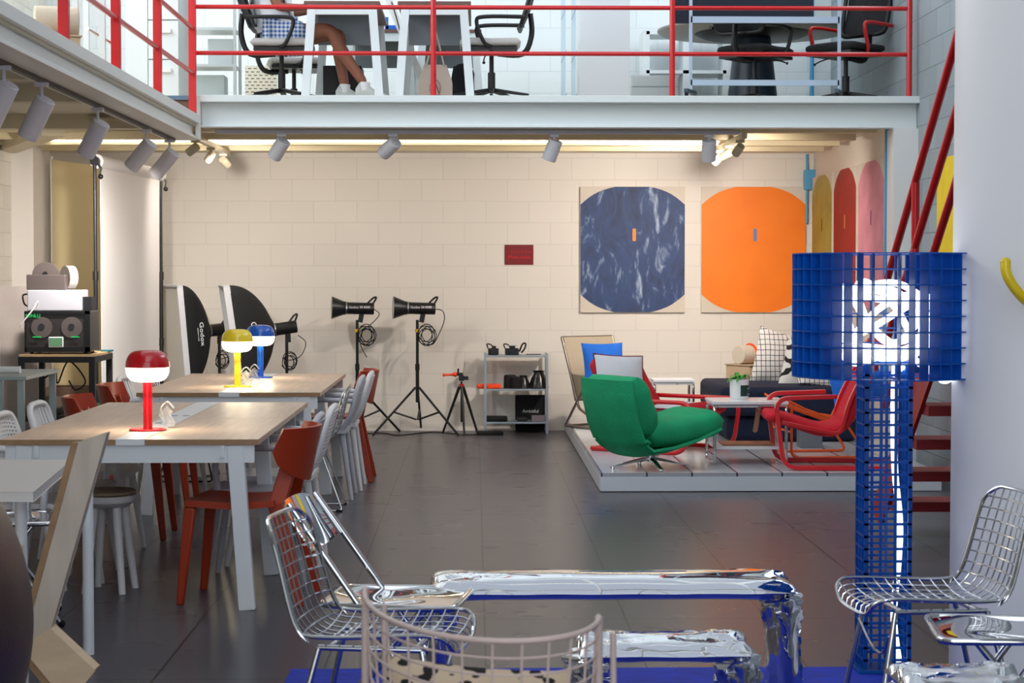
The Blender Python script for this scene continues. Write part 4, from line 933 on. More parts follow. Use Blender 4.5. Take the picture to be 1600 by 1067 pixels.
tag(MB().tube([(-3.1,11.3,.9285),(-2.9,11.3,.9285),(-2.68,11.32,.9285),(-2.67,11.32,.9285)],[.022,.021,.02,.023],16).build('rolled_cloth', mat('white_cloth','efecea',.8,bump=.3)), 'rolled white cloth on the steel table', 'cloth')
# ================================================================== LOUNGE PLATFORM
PZ = .13
def deck_mat():
    m = bpy.data.materials.new('white_deck'); m.use_nodes = True; nt = m.node_tree; b = nt.nodes['Principled BSDF']; L = nt.links.new
    tc = nt.nodes.new('ShaderNodeTexCoord'); sp = nt.nodes.new('ShaderNodeSeparateXYZ'); L(tc.outputs['Object'], sp.inputs[0])
    def stripe(axis, off, per, wd):
        a = nt.nodes.new('ShaderNodeMath'); a.operation = 'SUBTRACT'; a.inputs[1].default_value = off; L(sp.outputs[axis], a.inputs[0])
        c = nt.nodes.new('ShaderNodeMath'); c.operation = 'PINGPONG'; c.inputs[1].default_value = per/2; L(a.outputs[0], c.inputs[0])
        d = nt.nodes.new('ShaderNodeMath'); d.operation = 'LESS_THAN'; d.inputs[1].default_value = wd; L(c.outputs[0], d.inputs[0]); return d
    s1 = stripe(0, .868, .31, .0055); s2 = stripe(1, 13.1, .078, .0035)
    m1 = nt.nodes.new('ShaderNodeMix'); m1.data_type = 'RGBA'; m1.inputs[6].default_value = lin('dcdde2'); m1.inputs[7].default_value = lin('a3a3aa'); L(s2.outputs[0], m1.inputs[0])
    m2 = nt.nodes.new('ShaderNodeMix'); m2.data_type = 'RGBA'; m2.inputs[7].default_value = lin('2a2028'); L(s1.outputs[0], m2.inputs[0]); L(m1.outputs[2], m2.inputs[6])
    L(m2.outputs[2], b.inputs['Base Color']); b.inputs['Roughness'].default_value = .18; return m
S('floor_platform', MB().bb(.86, 3.205, 13.1, 18.34, .104, PZ), deck_mat())
S('trim_platform_front', MB().bb(.86, 3.205, 13.095, 13.13, .006, .104), mat('deck_fascia','cfd2d8',.4,bump=.05))
S('trim_platform_side', MB().bb(.858, .89, 13.13, 18.34, .006, .104), MC['deck_fascia'])
S('trim_platform_corner', MB().bb(3.205, 3.24, 14.94, 18.34, .006, PZ), MC['deck_fascia'])
def cushion_mb(w, h, d, pinch=.06, n=18, wr=.004, seed=1):
    """soft square cushion standing in the xz plane, thickness along y"""
    ph = seed*1.7
    def pt(sg):
        out = []
        for i in range(n+1):
            for j in range(n+1):
                u = -1+2*i/n; v = -1+2*j/n
                e = (max(0,1-u*u)**.55)*(max(0,1-v*v)**.55)
                sx_ = 1-pinch*(1-abs(v)**2) ; sz_ = 1-pinch*(1-abs(u)**2)
                out.append((u*w/2*sx_, sg*(d/2*e+wr*math.sin(u*7+v*5+ph)*e), v*h/2*sz_))
        return out
    b = MB(); K = (n+1)**2; vs = pt(-1)+pt(1); fs = []
    for i in range(n):
        for j in range(n):
            a = i*(n+1)+j; fs.append((a,a+n+1,a+n+2,a+1)); fs.append((K+a,K+a+1,K+a+n+2,K+a+n+1))
    b.add(vs, fs); return b
def cushion(loc, rot, w, h, d, m, label, piping=None, group=None, seed=1):
    t = thing('cushion', label, 'cushion', loc, 0, group); R = Euler(rot).to_matrix().to_4x4()
    cushion_mb(w, h, d, seed=seed).xf(R).build('cover', m, t)
    if piping:
        P_ = []
        for a, b_ in (((-1,-1),(1,-1)),((1,-1),(1,1)),((1,1),(-1,1)),((-1,1),(-1,-1))):
            for k in range(8):
                f_ = k/8; u = a[0]*(1-f_)+b_[0]*f_; v = a[1]*(1-f_)+b_[1]*f_
                P_.append(R @ Vector((u*w/2*(1-.06*(1-v*v)), 0, v*h/2*(1-.06*(1-u*u)))))
        MB().tube(P_, .006, 6, closed=True).build('piping', piping, t)
    return t
def upholstery(name, c, **k): return mat(name, c, .85, bump=.35, bscale=70, **k)
green = upholstery('green_fabric', '0f9664', var=.07, vscale=6); redf = upholstery('red_fabric', 'c8182a', var=.06); redl = mat('red_lacquer', 'd0121e', .3, coat=.4)
def swept(prof, w, th, ends=.05, N=14, crown=.02):
    """thick padded sheet following a side profile (x,z), width along y, rounded"""
    P_ = spline([Vector((a,b)) for a,b in prof], 6); n = len(P_)-1
    b = MB()
    vs = []; fs = []; rings = []
    for i, p in enumerate(P_):
        d = (P_[min(i+1,n)]-P_[max(i-1,0)]).normalized(); nn = Vector((-d.y, d.x)); dd = min(sum((P_[k+1]-P_[k]).length for k in range(i)), sum((P_[k+1]-P_[k]).length for k in range(i, n))); e = min(1, dd/(th*.42)); tk = th*max(.12, (1-(1-e)**2)**.5)
        ww = w*(1-.12*(1-e))
        for j in range(28):
            a = 2*PI*j/28; c, s_ = math.cos(a), math.sin(a); cc = math.copysign(abs(c)**.35, c); ss = math.copysign(abs(s_)**.75, s_)
            vs.append((p.x+nn.x*ss*tk/2*(1+crown*10*(1-cc*cc)*.3), cc*ww/2, p.y+nn.y*ss*tk/2*(1+crown*10*(1-cc*cc)*.3)))
    for i in range(n):
        for j in range(28): fs.append((i*28+j, i*28+(j+1)%28, (i+1)*28+(j+1)%28, (i+1)*28+j))
    fs.append(tuple(range(28))[::-1]); fs.append(tuple(n*28+j for j in range(28)))
    return b.add(vs, fs)
# --- green swivel chair
p = at(1014, 727, 13.42)
t = thing('swivel_chair', 'green upholstered swivel chair on a chrome star base, seen from behind', 'armchair', (p.x+.03, 13.42, PZ), math.radians(32)); t.scale = (.93, .96, 1.0)
swept([(-.36,.66),(-.345,.54),(-.29,.40),(-.20,.27)], .62, .26).build('back_cushion', green, t)
swept([(-.24,.27),(-.02,.26),(.22,.285),(.46,.335)], .61, .19).build('seat_cushion', green, t)
sh = MB()
def hull(u, v):
    P_ = [Vector(q) for q in ((-.49,.64),(-.475,.50),(-.43,.33),(-.36,.18),(-.24,.105),(-.05,.12),(.18,.165),(.40,.235))]
    k = u*7; i = min(6, int(k)); q = P_[i].lerp(P_[i+1], k-i); a = (v-.5)*2
    return Vector((q.x+.06*abs(a)**3*(1 if u < .5 else 0), a*.315, q.y+.05*abs(a)**3*(1 if u > .4 else 0)))
sh.shell(hull, 28, 14, .02); sh.build('shell', green, t)
MB().cyl((-.03,0,.05),(-.03,0,.12),.032,n=24).build('hub', chrome, t)
MB().cyl((-.03,0,.09),(-.03,0,.13),.07,n=24).build('swivel_plate', chrome, t)
for k in range(4):
    a = math.radians(-32)+PI/4*0+PI/2*k+.18; c, s_ = math.cos(a), math.sin(a)
    b_ = MB().bar((-.03+.02*c,.02*s_,.075),(-.03+.30*c,.30*s_,.018),.045,.022,(0,0,1),.025,.012); b_.cyl((-.03+.29*c,.29*s_,.0),(-.03+.29*c,.29*s_,.02),.016,n=14); b_.build('star_arm', chrome, t, smooth=False, bevel=.003)
# --- red cantilever armchair with white cushions
p = at(1008, 700, 14.75)
t = thing('cantilever_armchair', 'red cantilever armchair with tube runners behind the green swivel chair', 'armchair', (p.x+.13, 14.85, PZ), -.65)
for s_ in (-1, 1):
    MB().tube(arc([(-.40,.36*s_,.20*0+.018),(.44,.36*s_,.018),(.50,.36*s_,.40),(-.30,.36*s_,.40)], .12, 6), .017, 10).build('side_runner', redl, t)
MB().tube([(-.40,-.36,.018),(-.40,.36,.018)], .017, 10).build('floor_bar', redl, t)
MB().tube([(-.30,-.36,.40),(-.30,.36,.40)], .015, 10).build('cross_bar', redl, t)
swept([(-.44,.70),(-.37,.56),(-.25,.38),(-.14,.24),(.05,.20),(.25,.27),(.42,.36)], .68, .10).build('upholstery', redf, t)
wf = upholstery('white_cotton', 'd2d2d8'); mrn = mat('maroon_piping', '7c1830', .6)
cushion((at(968,590,14.62).x, 14.60, PZ+.575), (-.30,.06,.38), .42, .36, .15, wf, 'white square cushion with maroon piping on the red cantilever chair back', mrn, seed=2)
cushion((p.x+.30, 14.74, PZ+.335), (PI/2-.0,.0,-.65), .48, .46, .09, wf, 'white flat seat cushion with maroon piping on the red cantilever chair', mrn, seed=3)
# --- beige canvas folding lounge chair, far left
tube_b = mat('bronze_tube','8d8078',.3,.7); canb = upholstery('beige_canvas','b3a48c')
p = at(925, 640, 17.1)
t = thing('canvas_chair', 'beige canvas folding chair at the back left of the platform', 'armchair', (p.x+.17, 17.05, PZ), math.radians(-55))
MB().shell(lambda u, v: (-.34+.17*(1-u)+.02*math.sin(PI*v), (v-.5)*.56, .24+.56*u), 8, 10, .015).build('back_sling', canb, t)
MB().shell(lambda u, v: (-.18+.46*u, (v-.5)*.52, .27+.06*u-.03*math.sin(PI*u)), 8, 8, .015).build('seat_sling', canb, t)
for s_ in (-1, 1):
    MB().tube(arc([(-.35,.29*s_,.80),(-.10,.29*s_,.18),(.28,.29*s_,.012),(-.30,.29*s_,.012),(.02,.29*s_,.42),(.26,.29*s_,.33)],.03), .012, 10).build('side_frame', tube_b, t)
for x, z in ((-.35,.80),(-.30,.012),(.28,.012)): MB().tube([(x,-.29,z),(x,.29,z)], .011, 10).build('cross_tube', tube_b, t)
bluef = upholstery('blue_fabric', '1560c0')
cushion((p.x+.09, 16.90, PZ+.585), (-.25,0,.35), .40, .36, .14, bluef, 'bright blue cushion on the beige canvas chair', seed=4)
# --- chrome tables
def tube_table(loc, sx_, sy_, h, label, shelf=True, m=mat('white_laminate','e3e3e6',.25)):
    t = thing('side_table', label, 'table', loc, 0)
    MB().bb(-sx_/2,sx_/2,-sy_/2,sy_/2,h-.022,h).build('tabletop', m, t, smooth=False, bevel=.003)
    for x in (-sx_/2+.014, sx_/2-.014):
        MB().tube(arcc([(x,-sy_/2+.014,.012),(x,sy_/2-.014,.012),(x,sy_/2-.014,h-.034),(x,-sy_/2+.014,h-.034)],.05), .0115, 10, closed=True).build('leg_loop', chrome, t)
    for y in (-sy_/2+.014, sy_/2-.014): MB().tube([(-sx_/2+.014,y,h-.034),(sx_/2-.014,y,h-.034)], .010, 8).build('cross_bar', chrome, t)
    if shelf: MB().bb(-sx_/2+.026,sx_/2-.026,-sy_/2+.03,sy_/2-.03,.11,.13).build('shelf', m, t, smooth=False, bevel=.002)
    return t
tube_table((1.965, 13.86, PZ), .54, .48, .455, 'white side table with chrome tube legs, the potted plant on it')
p = at(1050, 600, 16.6); tube_table((p.x, 16.6, PZ), .36, .36, .46, 'small chrome tube table against the wall behind the red cantilever chair', False)
tag(MB().bb(1.78,2.15,13.72,13.98,PZ+.1305,PZ+.145).build('wooden_tray', mat('tray_wood','9a6a4e',.4,var=.2,stretch=(1,8,1)), smooth=False, bevel=.003), 'brown wooden tray on the lower shelf of the white side table', 'tray')
p = at(1184, 652, 14.12)
t = thing('leather_strap', 'tan strap hanging under the back edge of the white side table', 'strap', (p.x, 14.13, 0))
MB().prism([(-.030,.0),(.030,.0),(.020,-.20),(-.030,-.20)][::-1] if False else [(-.035,-.20),(-.015,-.21),(.002,-.195),(.030,.01),(.0,.01)], 'y', 0, .008).xf(Matrix.Translation((0,0,PZ+.40))).build('strap', mat('tan_leather','c79a7c',.6), t, smooth=False)
for z in (.36,.24): MB().cyl((-.005,-.004,PZ+z),(-.005,0,PZ+z),.007,n=12).build('rivet', chrome, t)
# plant
p = at(1155, 620, 13.95)
t = thing('potted_plant', 'small leafy plant in a white pot with dark green label', 'plant', (p.x, 13.95, PZ+.456))
MB().lathe([(.001,0),(.066,0),(.068,.004),(.070,.142),(.064,.142),(.062,.12),(.001,.12)], 40).build('pot', mat('white_ceramic','e8e8e8',.25), t)
q = MB()
for i in range(9):
    a = -PI/2+.10+1.35*i/8; a2 = a
for i in range(12):
    a0 = -PI/2+.0+1.3*i/12; a1 = -PI/2+.0+1.3*(i+1)/12; r_ = .0705
    q.add([(r_*math.cos(a0),r_*math.sin(a0),.02),(r_*math.cos(a1),r_*math.sin(a1),.02),(r_*math.cos(a1),r_*math.sin(a1),.10),(r_*math.cos(a0),r_*math.sin(a0),.10)],[(0,1,2,3)])
q.build('label', mat('dark_green_label','0e3a33',.4), t)
for k, (zz, w_) in enumerate(((.075,.020),(.035,.018))): 
    MB().bar((.05,-.0535,zz),(.05+w_,-.0535+w_*1.2*.45,zz),.004,.002).build('label_mark', labelw, t, smooth=False)
lf = mat('leaf_green','3f9a35',.45,var=.2,vscale=20)
lv = MB(); rnd = random.Random(9)
for k in range(22):
    a = rnd.random()*2*PI; r_ = .03+.06*rnd.random(); h = .03+.05*rnd.random(); c, s_ = math.cos(a), math.sin(a); w = .014+.008*rnd.random()
    lv.shell(lambda u, v: (r_*1.5*u*c-(v-.5)*2*w*math.sin(PI*min(.97,u+.05))*s_, r_*1.5*u*s_+(v-.5)*2*w*math.sin(PI*min(.97,u+.05))*c, .12+h*math.sin(u*2.2)-.03*u*u), 6, 3, .0015)
lv.build('foliage', lf, t)
# --- navy sofa
navy = upholstery('navy_fabric','131e38', var=.15, vscale=4)
x0, x1 = at(1113,600,16.0).x, 3.12
t = thing('sofa', 'dark navy low sofa with two stacked layers on the platform', 'sofa', ((x0+x1)/2, 16.2, PZ))
def rbox(x0,x1,y0,y1,z0,z1,name,bv): return MB().bb(x0,x1,y0,y1,z0,z1).build(name, navy, t, world=True, bevel=bv, bseg=6)
rbox(x0+.06,x1,15.52,16.85,PZ+.005,PZ+.22,'lower_base',.06); rbox(x0,x1,15.45,16.9,PZ+.215,PZ+.45,'seat_cushion',.05); rbox(2.78,x1,16.62,16.92,PZ+.44,PZ+.80,'back_cushion',.07)
# --- wooden stool with cylinder roll and orange strap
def roll_stool(loc, k, label, rz=0):
    t = thing('roll_stool', label, 'stool', loc, rz, 'wooden boxes topped by a cream roll with orange strap'); h = .545*k if k > .9 else .12
    w = MB(); w.bb(-.12,.12,-.16,.16,0,h-.012); w.build('wooden_box', mat('stool_ply','c3a98a',.55,var=.06), t, smooth=False, bevel=.004)
    MB().bb(-.13,.13,-.17,.17,h-.010,h).build('lid', MC['stool_ply'], t, smooth=False, bevel=.003)
    MB().cyl((-.115,0,h+.087),(.125,0,h+.087),.086,n=40).build('roll', upholstery('cream_felt','d4c8b4'), t, smooth=True, bevel=.006)
    q = MB(); q.tube([(.03,-.09,h-.12+.0*h)]+[(.03,.093*math.sin(a),h+.087+.093*math.cos(a)) for a in [(-PI/2+PI*i/14) for i in range(15)]]+[(.03,.09,h-.12)], .011, 6); q.build('strap', orangep, t)
    return t
p = at(1168, 560, 17.5); roll_stool((p.x, 17.5, PZ), 1.0, 'cream roll with orange strap on a wooden box behind the navy sofa', .6)
# --- patterned cushions
def pattern(name, kind):
    m = bpy.data.materials.new(name); m.use_nodes = True; nt = m.node_tree; b = nt.nodes['Principled BSDF']; L = nt.links.new; b.inputs['Roughness'].default_value = .9
    tc = nt.nodes.new('ShaderNodeTexCoord')
    mx = nt.nodes.new('ShaderNodeMix'); mx.data_type = 'RGBA'; mx.inputs[6].default_value = lin('ddd8d2'); mx.inputs[7].default_value = lin('17171a')
    n = nt.nodes.new('ShaderNodeTexNoise'); n.inputs['Scale'].default_value = 3; L(tc.outputs['Object'], n.inputs['Vector'])
    if kind == 'grid':
        ad = nt.nodes.new('ShaderNodeVectorMath'); ad.operation = 'MULTIPLY_ADD'; ad.inputs[1].default_value = (.03,)*3; L(n.outputs['Color'], ad.inputs[0]); L(tc.outputs['Object'], ad.inputs[2])
        br = nt.nodes.new('ShaderNodeTexBrick'); br.offset = 0; br.inputs['Scale'].default_value = 1; br.inputs['Brick Width'].default_value = .040; br.inputs['Row Height'].default_value = .045; br.inputs['Mortar Size'].default_value = .0028
        sp = nt.nodes.new('ShaderNodeSeparateXYZ'); cb = nt.nodes.new('ShaderNodeCombineXYZ'); L(ad.outputs[0], sp.inputs[0]); L(sp.outputs[0], cb.inputs[0]); L(sp.outputs[2], cb.inputs[1]); L(cb.outputs[0], br.inputs['Vector']); L(br.outputs['Fac'], mx.inputs[0])
    else:
        w = nt.nodes.new('ShaderNodeTexWave'); w.wave_type = 'RINGS'; w.inputs['Scale'].default_value = 2.6; w.inputs['Distortion'].default_value = 7; w.inputs['Detail'].default_value = 1; w.inputs['Detail Scale'].default_value = 2.4
        L(tc.outputs['Object'], w.inputs['Vector']); r = nt.nodes.new('ShaderNodeMath'); r.operation = 'GREATER_THAN'; r.inputs[1].default_value = .80; L(w.outputs['Fac'], r.inputs[0]); L(r.outputs[0], mx.inputs[0])
    L(mx.outputs[2], b.inputs['Base Color']); return m
gm = pattern('grid_print','grid'); cm = pattern('curl_print','curl')
p = at(1212, 566, 16.5); cushion((p.x, 16.52, p.z+.03), (-.25,.28,.15), .38, .50, .18, gm, 'white cushion with black grid print, leaning at the sofa back', seed=5)
p = at(1240, 578, 16.25); cushion((p.x+.05, 16.12, p.z+.01), (-.3,.30,.1), .36, .46, .16, cm, 'white cushion with thick black curls between the grid cushions', seed=6)
p = at(1266, 594, 15.9); cushion((p.x+.05, 15.80, p.z+.05), (-1.1,.1,.1), .40, .34, .16, gm, 'white grid-print cushion lying flat in front on the sofa', seed=7)
# --- orange wire chair
t = thing('orange_wire_chair', 'orange wire lounge chair behind the red armchair, blue cushion in it', 'armchair', (2.60, 14.35, PZ), PI+.1)
om = mat('orange_wire','f06020',.4)
g = MB()
def owp(u, v):  # u 0 front .. 1 back top
    P_ = [Vector(q) for q in ((.36,.42),(.20,.34),(.0,.27),(-.16,.25),(-.24,.40),(-.30,.58),(-.35,.74))]
    k = u*6; i = min(5,int(k)); q = P_[i].lerp(P_[i+1], k-i); return Vector((q.x, (v-.5)*.56, q.y+.03*abs(2*v-1)**2))
for i in range(21): g.tube([owp(k/18, i/20) for k in range(19)], .0026, 5)
for i in range(1, 10): g.tube([owp(i/10, k/6) for k in range(7)], .0026, 5)
g.build('wire_grid', om, t)
MB().tube([owp(k/24,0) for k in range(25)]+[owp(1,k/8) for k in range(1,8)]+[owp(1-k/24,1) for k in range(25)]+[owp(0,1-k/8) for k in range(1,8)], .008, 8, closed=True).build('rim', om, t)
for s_ in (-1, 1): MB().tube(arc([(.30,.27*s_,.38),(.30,.27*s_,.012),(-.28,.27*s_,.012),(-.12,.27*s_,.25)],.06), .010, 10).build('sled_leg', om, t)
MB().tube([(.30,-.27,.20),(.30,.27,.20)], .008, 8).build('cross_bar', om, t)
cushion((2.84, 14.30, PZ+.60), (.05,-.25,-.25), .40, .42, .13, mat('bright_blue_fabric','1f74e0',.85,bump=.2), 'bright blue cushion against the back of the orange wire chair', seed=8)
tag(MB().bb(2.55,2.72,14.95,15.15,PZ+.001,PZ+.14).build('grey_box', mat('box_grey','6f747c',.6), smooth=False, bevel=.004), 'small grey box on the platform behind the orange wire chair', 'box')
# --- red bentwood armchair
t = thing('bentwood_armchair', 'red lacquered bentwood armchair with red cushion at the platform front', 'armchair', (2.50, 13.52, PZ), PI-.05)
def flat_path(pts, w, th, y, r=.08):
    P_ = arc([(a,0,b) for a,b in pts], r, 7); b = MB(); n = len(P_); vs = []; fs = []
    for i, q in enumerate(P_):
        d = (P_[min(i+1,n-1)]-P_[max(i-1,0)]).normalized(); nn = Vector((-d.z,0,d.x))
        for sy_, sn in ((-1,-1),(1,-1),(1,1),(-1,1)): vs.append((q.x+nn.x*sn*th/2, y+sy_*w/2, q.z+nn.z*sn*th/2))
    for i in range(n-1):
        for j in range(4): fs.append((i*4+j,i*4+(j+1)%4,(i+1)*4+(j+1)%4,(i+1)*4+j))
    fs.append((3,2,1,0)); fs.append(tuple((n-1)*4+j for j in range(4))); return b.add(vs, fs)
for s_ in (-1, 1):
    flat_path([(-.48,.018),(.345,.020),(.405,.50),(-.02,.515)], .055, .030, .29*s_, .10).build('side_frame', redl, t, bevel=.004)
    flat_path([(.36,.335),(.05,.265),(-.05,.25),(-.12,.50),(-.33,.90)], .045, .026, .25*s_, .10).build('back_rail', redl, t, bevel=.004)
for x, z in ((.30,.315),(.02,.245),(-.30,.85),(-.20,.64)): MB().bb(x-.02,x+.02,-.26,.26,z-.012,z+.012).build('cross_slat', redl, t, smooth=False, bevel=.003)
MB().bb(-.50,-.46,-.30,.30,.004,.034).build('floor_rail', redl, t, smooth=False, bevel=.004)
swept([(-.38,.94),(-.26,.68),(-.16,.46),(-.08,.31),(.06,.27),(.24,.32),(.40,.365),(.46,.36)], .50, .085).build('cushion', redf, t)
# --- blue-grey cabinet bits behind stairs are hidden by the column

def spotmat():
    m = bpy.data.materials.new('spotted_fabric'); m.use_nodes = True; nt = m.node_tree; b = nt.nodes['Principled BSDF']; L = nt.links.new
    tc = nt.nodes.new('ShaderNodeTexCoord'); mp = nt.nodes.new('ShaderNodeMapping'); mp.inputs['Scale'].default_value = (7, 7, 14)
    n = nt.nodes.new('ShaderNodeTexVoronoi'); n.feature = 'SMOOTH_F1'; L(tc.outputs['Object'], mp.inputs[0]); L(mp.outputs[0], n.inputs['Vector'])
    r = nt.nodes.new('ShaderNodeValToRGB'); r.color_ramp.elements[0].position = .36; r.color_ramp.elements[1].position = .40
    r.color_ramp.elements[0].color = lin('1e1a1a'); r.color_ramp.elements[1].color = lin('cdb59a'); L(n.outputs[0], r.inputs[0]); L(r.outputs[0], b.inputs['Base Color']); b.inputs['Roughness'].default_value = .9
    return m
cushion((cxx-.01, 3.62, .585), (-.12, .06, -.15), .36, .32, .12, spotmat(), 'tan cushion with black patches on the blush wire tub chair', seed=11)
# ================================================================== UPPER FLOOR
MZ = 2.851
fridge = mat('pale_cabinet', 'd9e0e0', .4); glw = mat('shelf_white', 'e2e8ea', .4)
def X(px_, Y): return at(px_, 100, Y).x
def Z(py_, Y, px_=742): return at(px_, py_, Y).z
# drawer cabinet
x0, xm, x1 = X(196,15.05), X(232,15.05), X(280,15.05)
t = thing('drawer_cabinet', 'tall pale cabinet with drawers standing by the corner of the upper floor', 'cabinet', ((x0+x1)/2, 15.3, MZ))
MB().bb(x0,x1,15.07,15.6,MZ,MZ+1.6).build('body', fridge, t, smooth=False, world=True)
for k in range(5):
    z0_ = MZ+.01+.305*k; d = MB().bb(xm,x1-.004,15.045,15.07,z0_,z0_+.295).build('drawer', fridge, t, smooth=False, world=True, bevel=.003)
    h = MB().bb(xm+.09,x1-.06,15.02,15.045,z0_+.20,z0_+.23).build('handle', white, d, smooth=False); h.location = -t.location
MB().bb(x0+.004,xm-.006,15.05,15.07,MZ+.01,MZ+1.59).build('door', fridge, t, smooth=False, world=True, bevel=.002)
# open shelving
x0, x1 = X(284,16.0), X(367,16.0)
t = thing('open_shelving', 'white open shelving unit beside the drawer cabinet upstairs', 'shelf', ((x0+x1)/2, 16.2, MZ))
for z in (.05,.38,.68,.98,1.3): MB().bb(x0,x1,16.0,16.35,MZ+z-.02,MZ+z).build('shelf_board', glw, t, smooth=False, world=True)
for x in (x0, x1):
    for y in (16.0, 16.35): MB().bb(x-.012,x+.012,y-.012,y+.012,MZ,MZ+1.4).build('post', glw, t, smooth=False, world=True)
tag(MB().bb(x0+.03,x1-.10,16.1,16.33,MZ+.051,MZ+.30).build('storage_box', mat('pale_box','cdd8d8',.5), smooth=False, bevel=.004), 'pale box on the lowest shelf of the white open shelving', 'box')
tag(MB().bb(x0+.20,x1-.03,16.1,16.33,MZ+.381,MZ+.60).build('storage_box', mat('pale_box2','dde4e4',.5), smooth=False, bevel=.004), 'white box on the second shelf of the white open shelving', 'box')
# pegboard
def peg():
    m = bpy.data.materials.new('pegboard'); m.use_nodes = True; nt = m.node_tree; b = nt.nodes['Principled BSDF']; L = nt.links.new
    tc = nt.nodes.new('ShaderNodeTexCoord'); br = nt.nodes.new('ShaderNodeTexBrick'); sp = nt.nodes.new('ShaderNodeSeparateXYZ'); cb = nt.nodes.new('ShaderNodeCombineXYZ')
    L(tc.outputs['Object'], sp.inputs[0]); L(sp.outputs[0], cb.inputs[0]); L(sp.outputs[2], cb.inputs[1]); L(cb.outputs[0], br.inputs['Vector'])
    br.inputs['Scale'].default_value = 1; br.inputs['Brick Width'].default_value = .05; br.inputs['Row Height'].default_value = .03; br.inputs['Mortar Size'].default_value = .010; br.inputs['Mortar Smooth'].default_value = 0
    br.inputs['Color1'].default_value = br.inputs['Color2'].default_value = lin('6b6658'); br.inputs['Mortar'].default_value = lin('ded5c2'); L(br.outputs['Color'], b.inputs['Base Color']); return m
x0, x1 = X(383,17.4), X(432,17.4)
tag(MB().bb(x0,x1,17.4,17.43,MZ,MZ+.52).build('pegboard', peg(), smooth=False), 'beige pegboard with rows of holes behind the office chairs', 'pegboard')
# desks
dt_ = mat('desk_top_brown','6d4f47',.5); dw = mat('desk_white','dde6ea',.4); dg = mat('desk_grey','7c858c',.5)
def desk(xl, xr, y0, y1, label, bot=0, tilt=1):
    t = thing('desk', label, 'desk', ((xl+xr)/2, (y0+y1)/2, MZ), 0, 'office desks upstairs')
    MB().bb(xl-.04,xr+.04,y0,y1,MZ+.735,MZ+.76).build('desktop', dt_, t, smooth=False, world=True)
    for y in (y0+.02, y1-.05):
        MB().bb(xl,xr,y,y+.03,MZ+.66,MZ+.735).build('rail', dw, t, smooth=False, world=True)
        for x, s_ in ((xl+.02,-1),(xr-.02,1)): MB().bar((x, y+.015, MZ+.735),(x+s_*.055, y+.015, MZ),.065,.04,(0,1,0)).build('leg', dw, t, smooth=False, world=True)
    MB().bb(xl+.03,xr-.03,y0+.5,y0+.52,MZ+.48,MZ+.735).build('modesty_panel', dg, t, smooth=False, world=True)
    return t
desk(X(484,15.05), X(586,15.05), 15.0, 16.3, 'white-legged desk the seated person works at')
desk(X(630,15.05), X(728,15.05), 15.0, 16.3, 'white-legged desk in front of the right office chair')
t = desk(X(545,16.8), X(640,16.8), 16.7, 17.6, 'rear desk with blue items seen between the two front desks')
desk(X(658,16.8), X(745,16.8), 16.7, 17.6, 'rear desk behind the right front desk')
bm_ = mat('blue_tape','1f62c8',.5)
for px_, py_, lb in ((612,52,'blue angle bracket on the rear desk, left one'),(660,50,'blue angle bracket on the rear desk, right one')):
    p = at(px_, py_, 16.72); z_ = MZ+.761; q = MB(); q.bb(-.05,.06,0,.02,0,.04); q.bb(-.06,-.03,0,.02,0,.11); o = q.build('blue_bracket', bm_, None, smooth=False); o.location = (p.x, 16.75, z_); tag(o, lb, 'bracket')
p0 = at(605,0,15.6); p1 = at(640,60,15.6)
t = thing('tilted_arm_stand', 'white tilted arm with a dark sticker between the two front desks', 'stand', (p1.x, 16.45, MZ))
MB().bar((p0.x-.06,16.42,p0.z+.2),(p1.x+.12,16.42,p1.z-.35),.06,.02,(0,1,0)).build('arm', white, t, smooth=False, world=True)
q = MB(); q.bar((p1.x+.12,16.42,p1.z-.35),(p1.x+.12,16.42,MZ),.05,.02,(0,1,0)); q.build('post', white, t, smooth=False, world=True)
MB().tube(spline([(p0.x,16.40,p0.z+.1),(p0.x+.06,16.40,p0.z-.1),(p0.x+.10,16.40,p0.z-.3)],5),.005,6).build('cable', rubber, t, world=True)
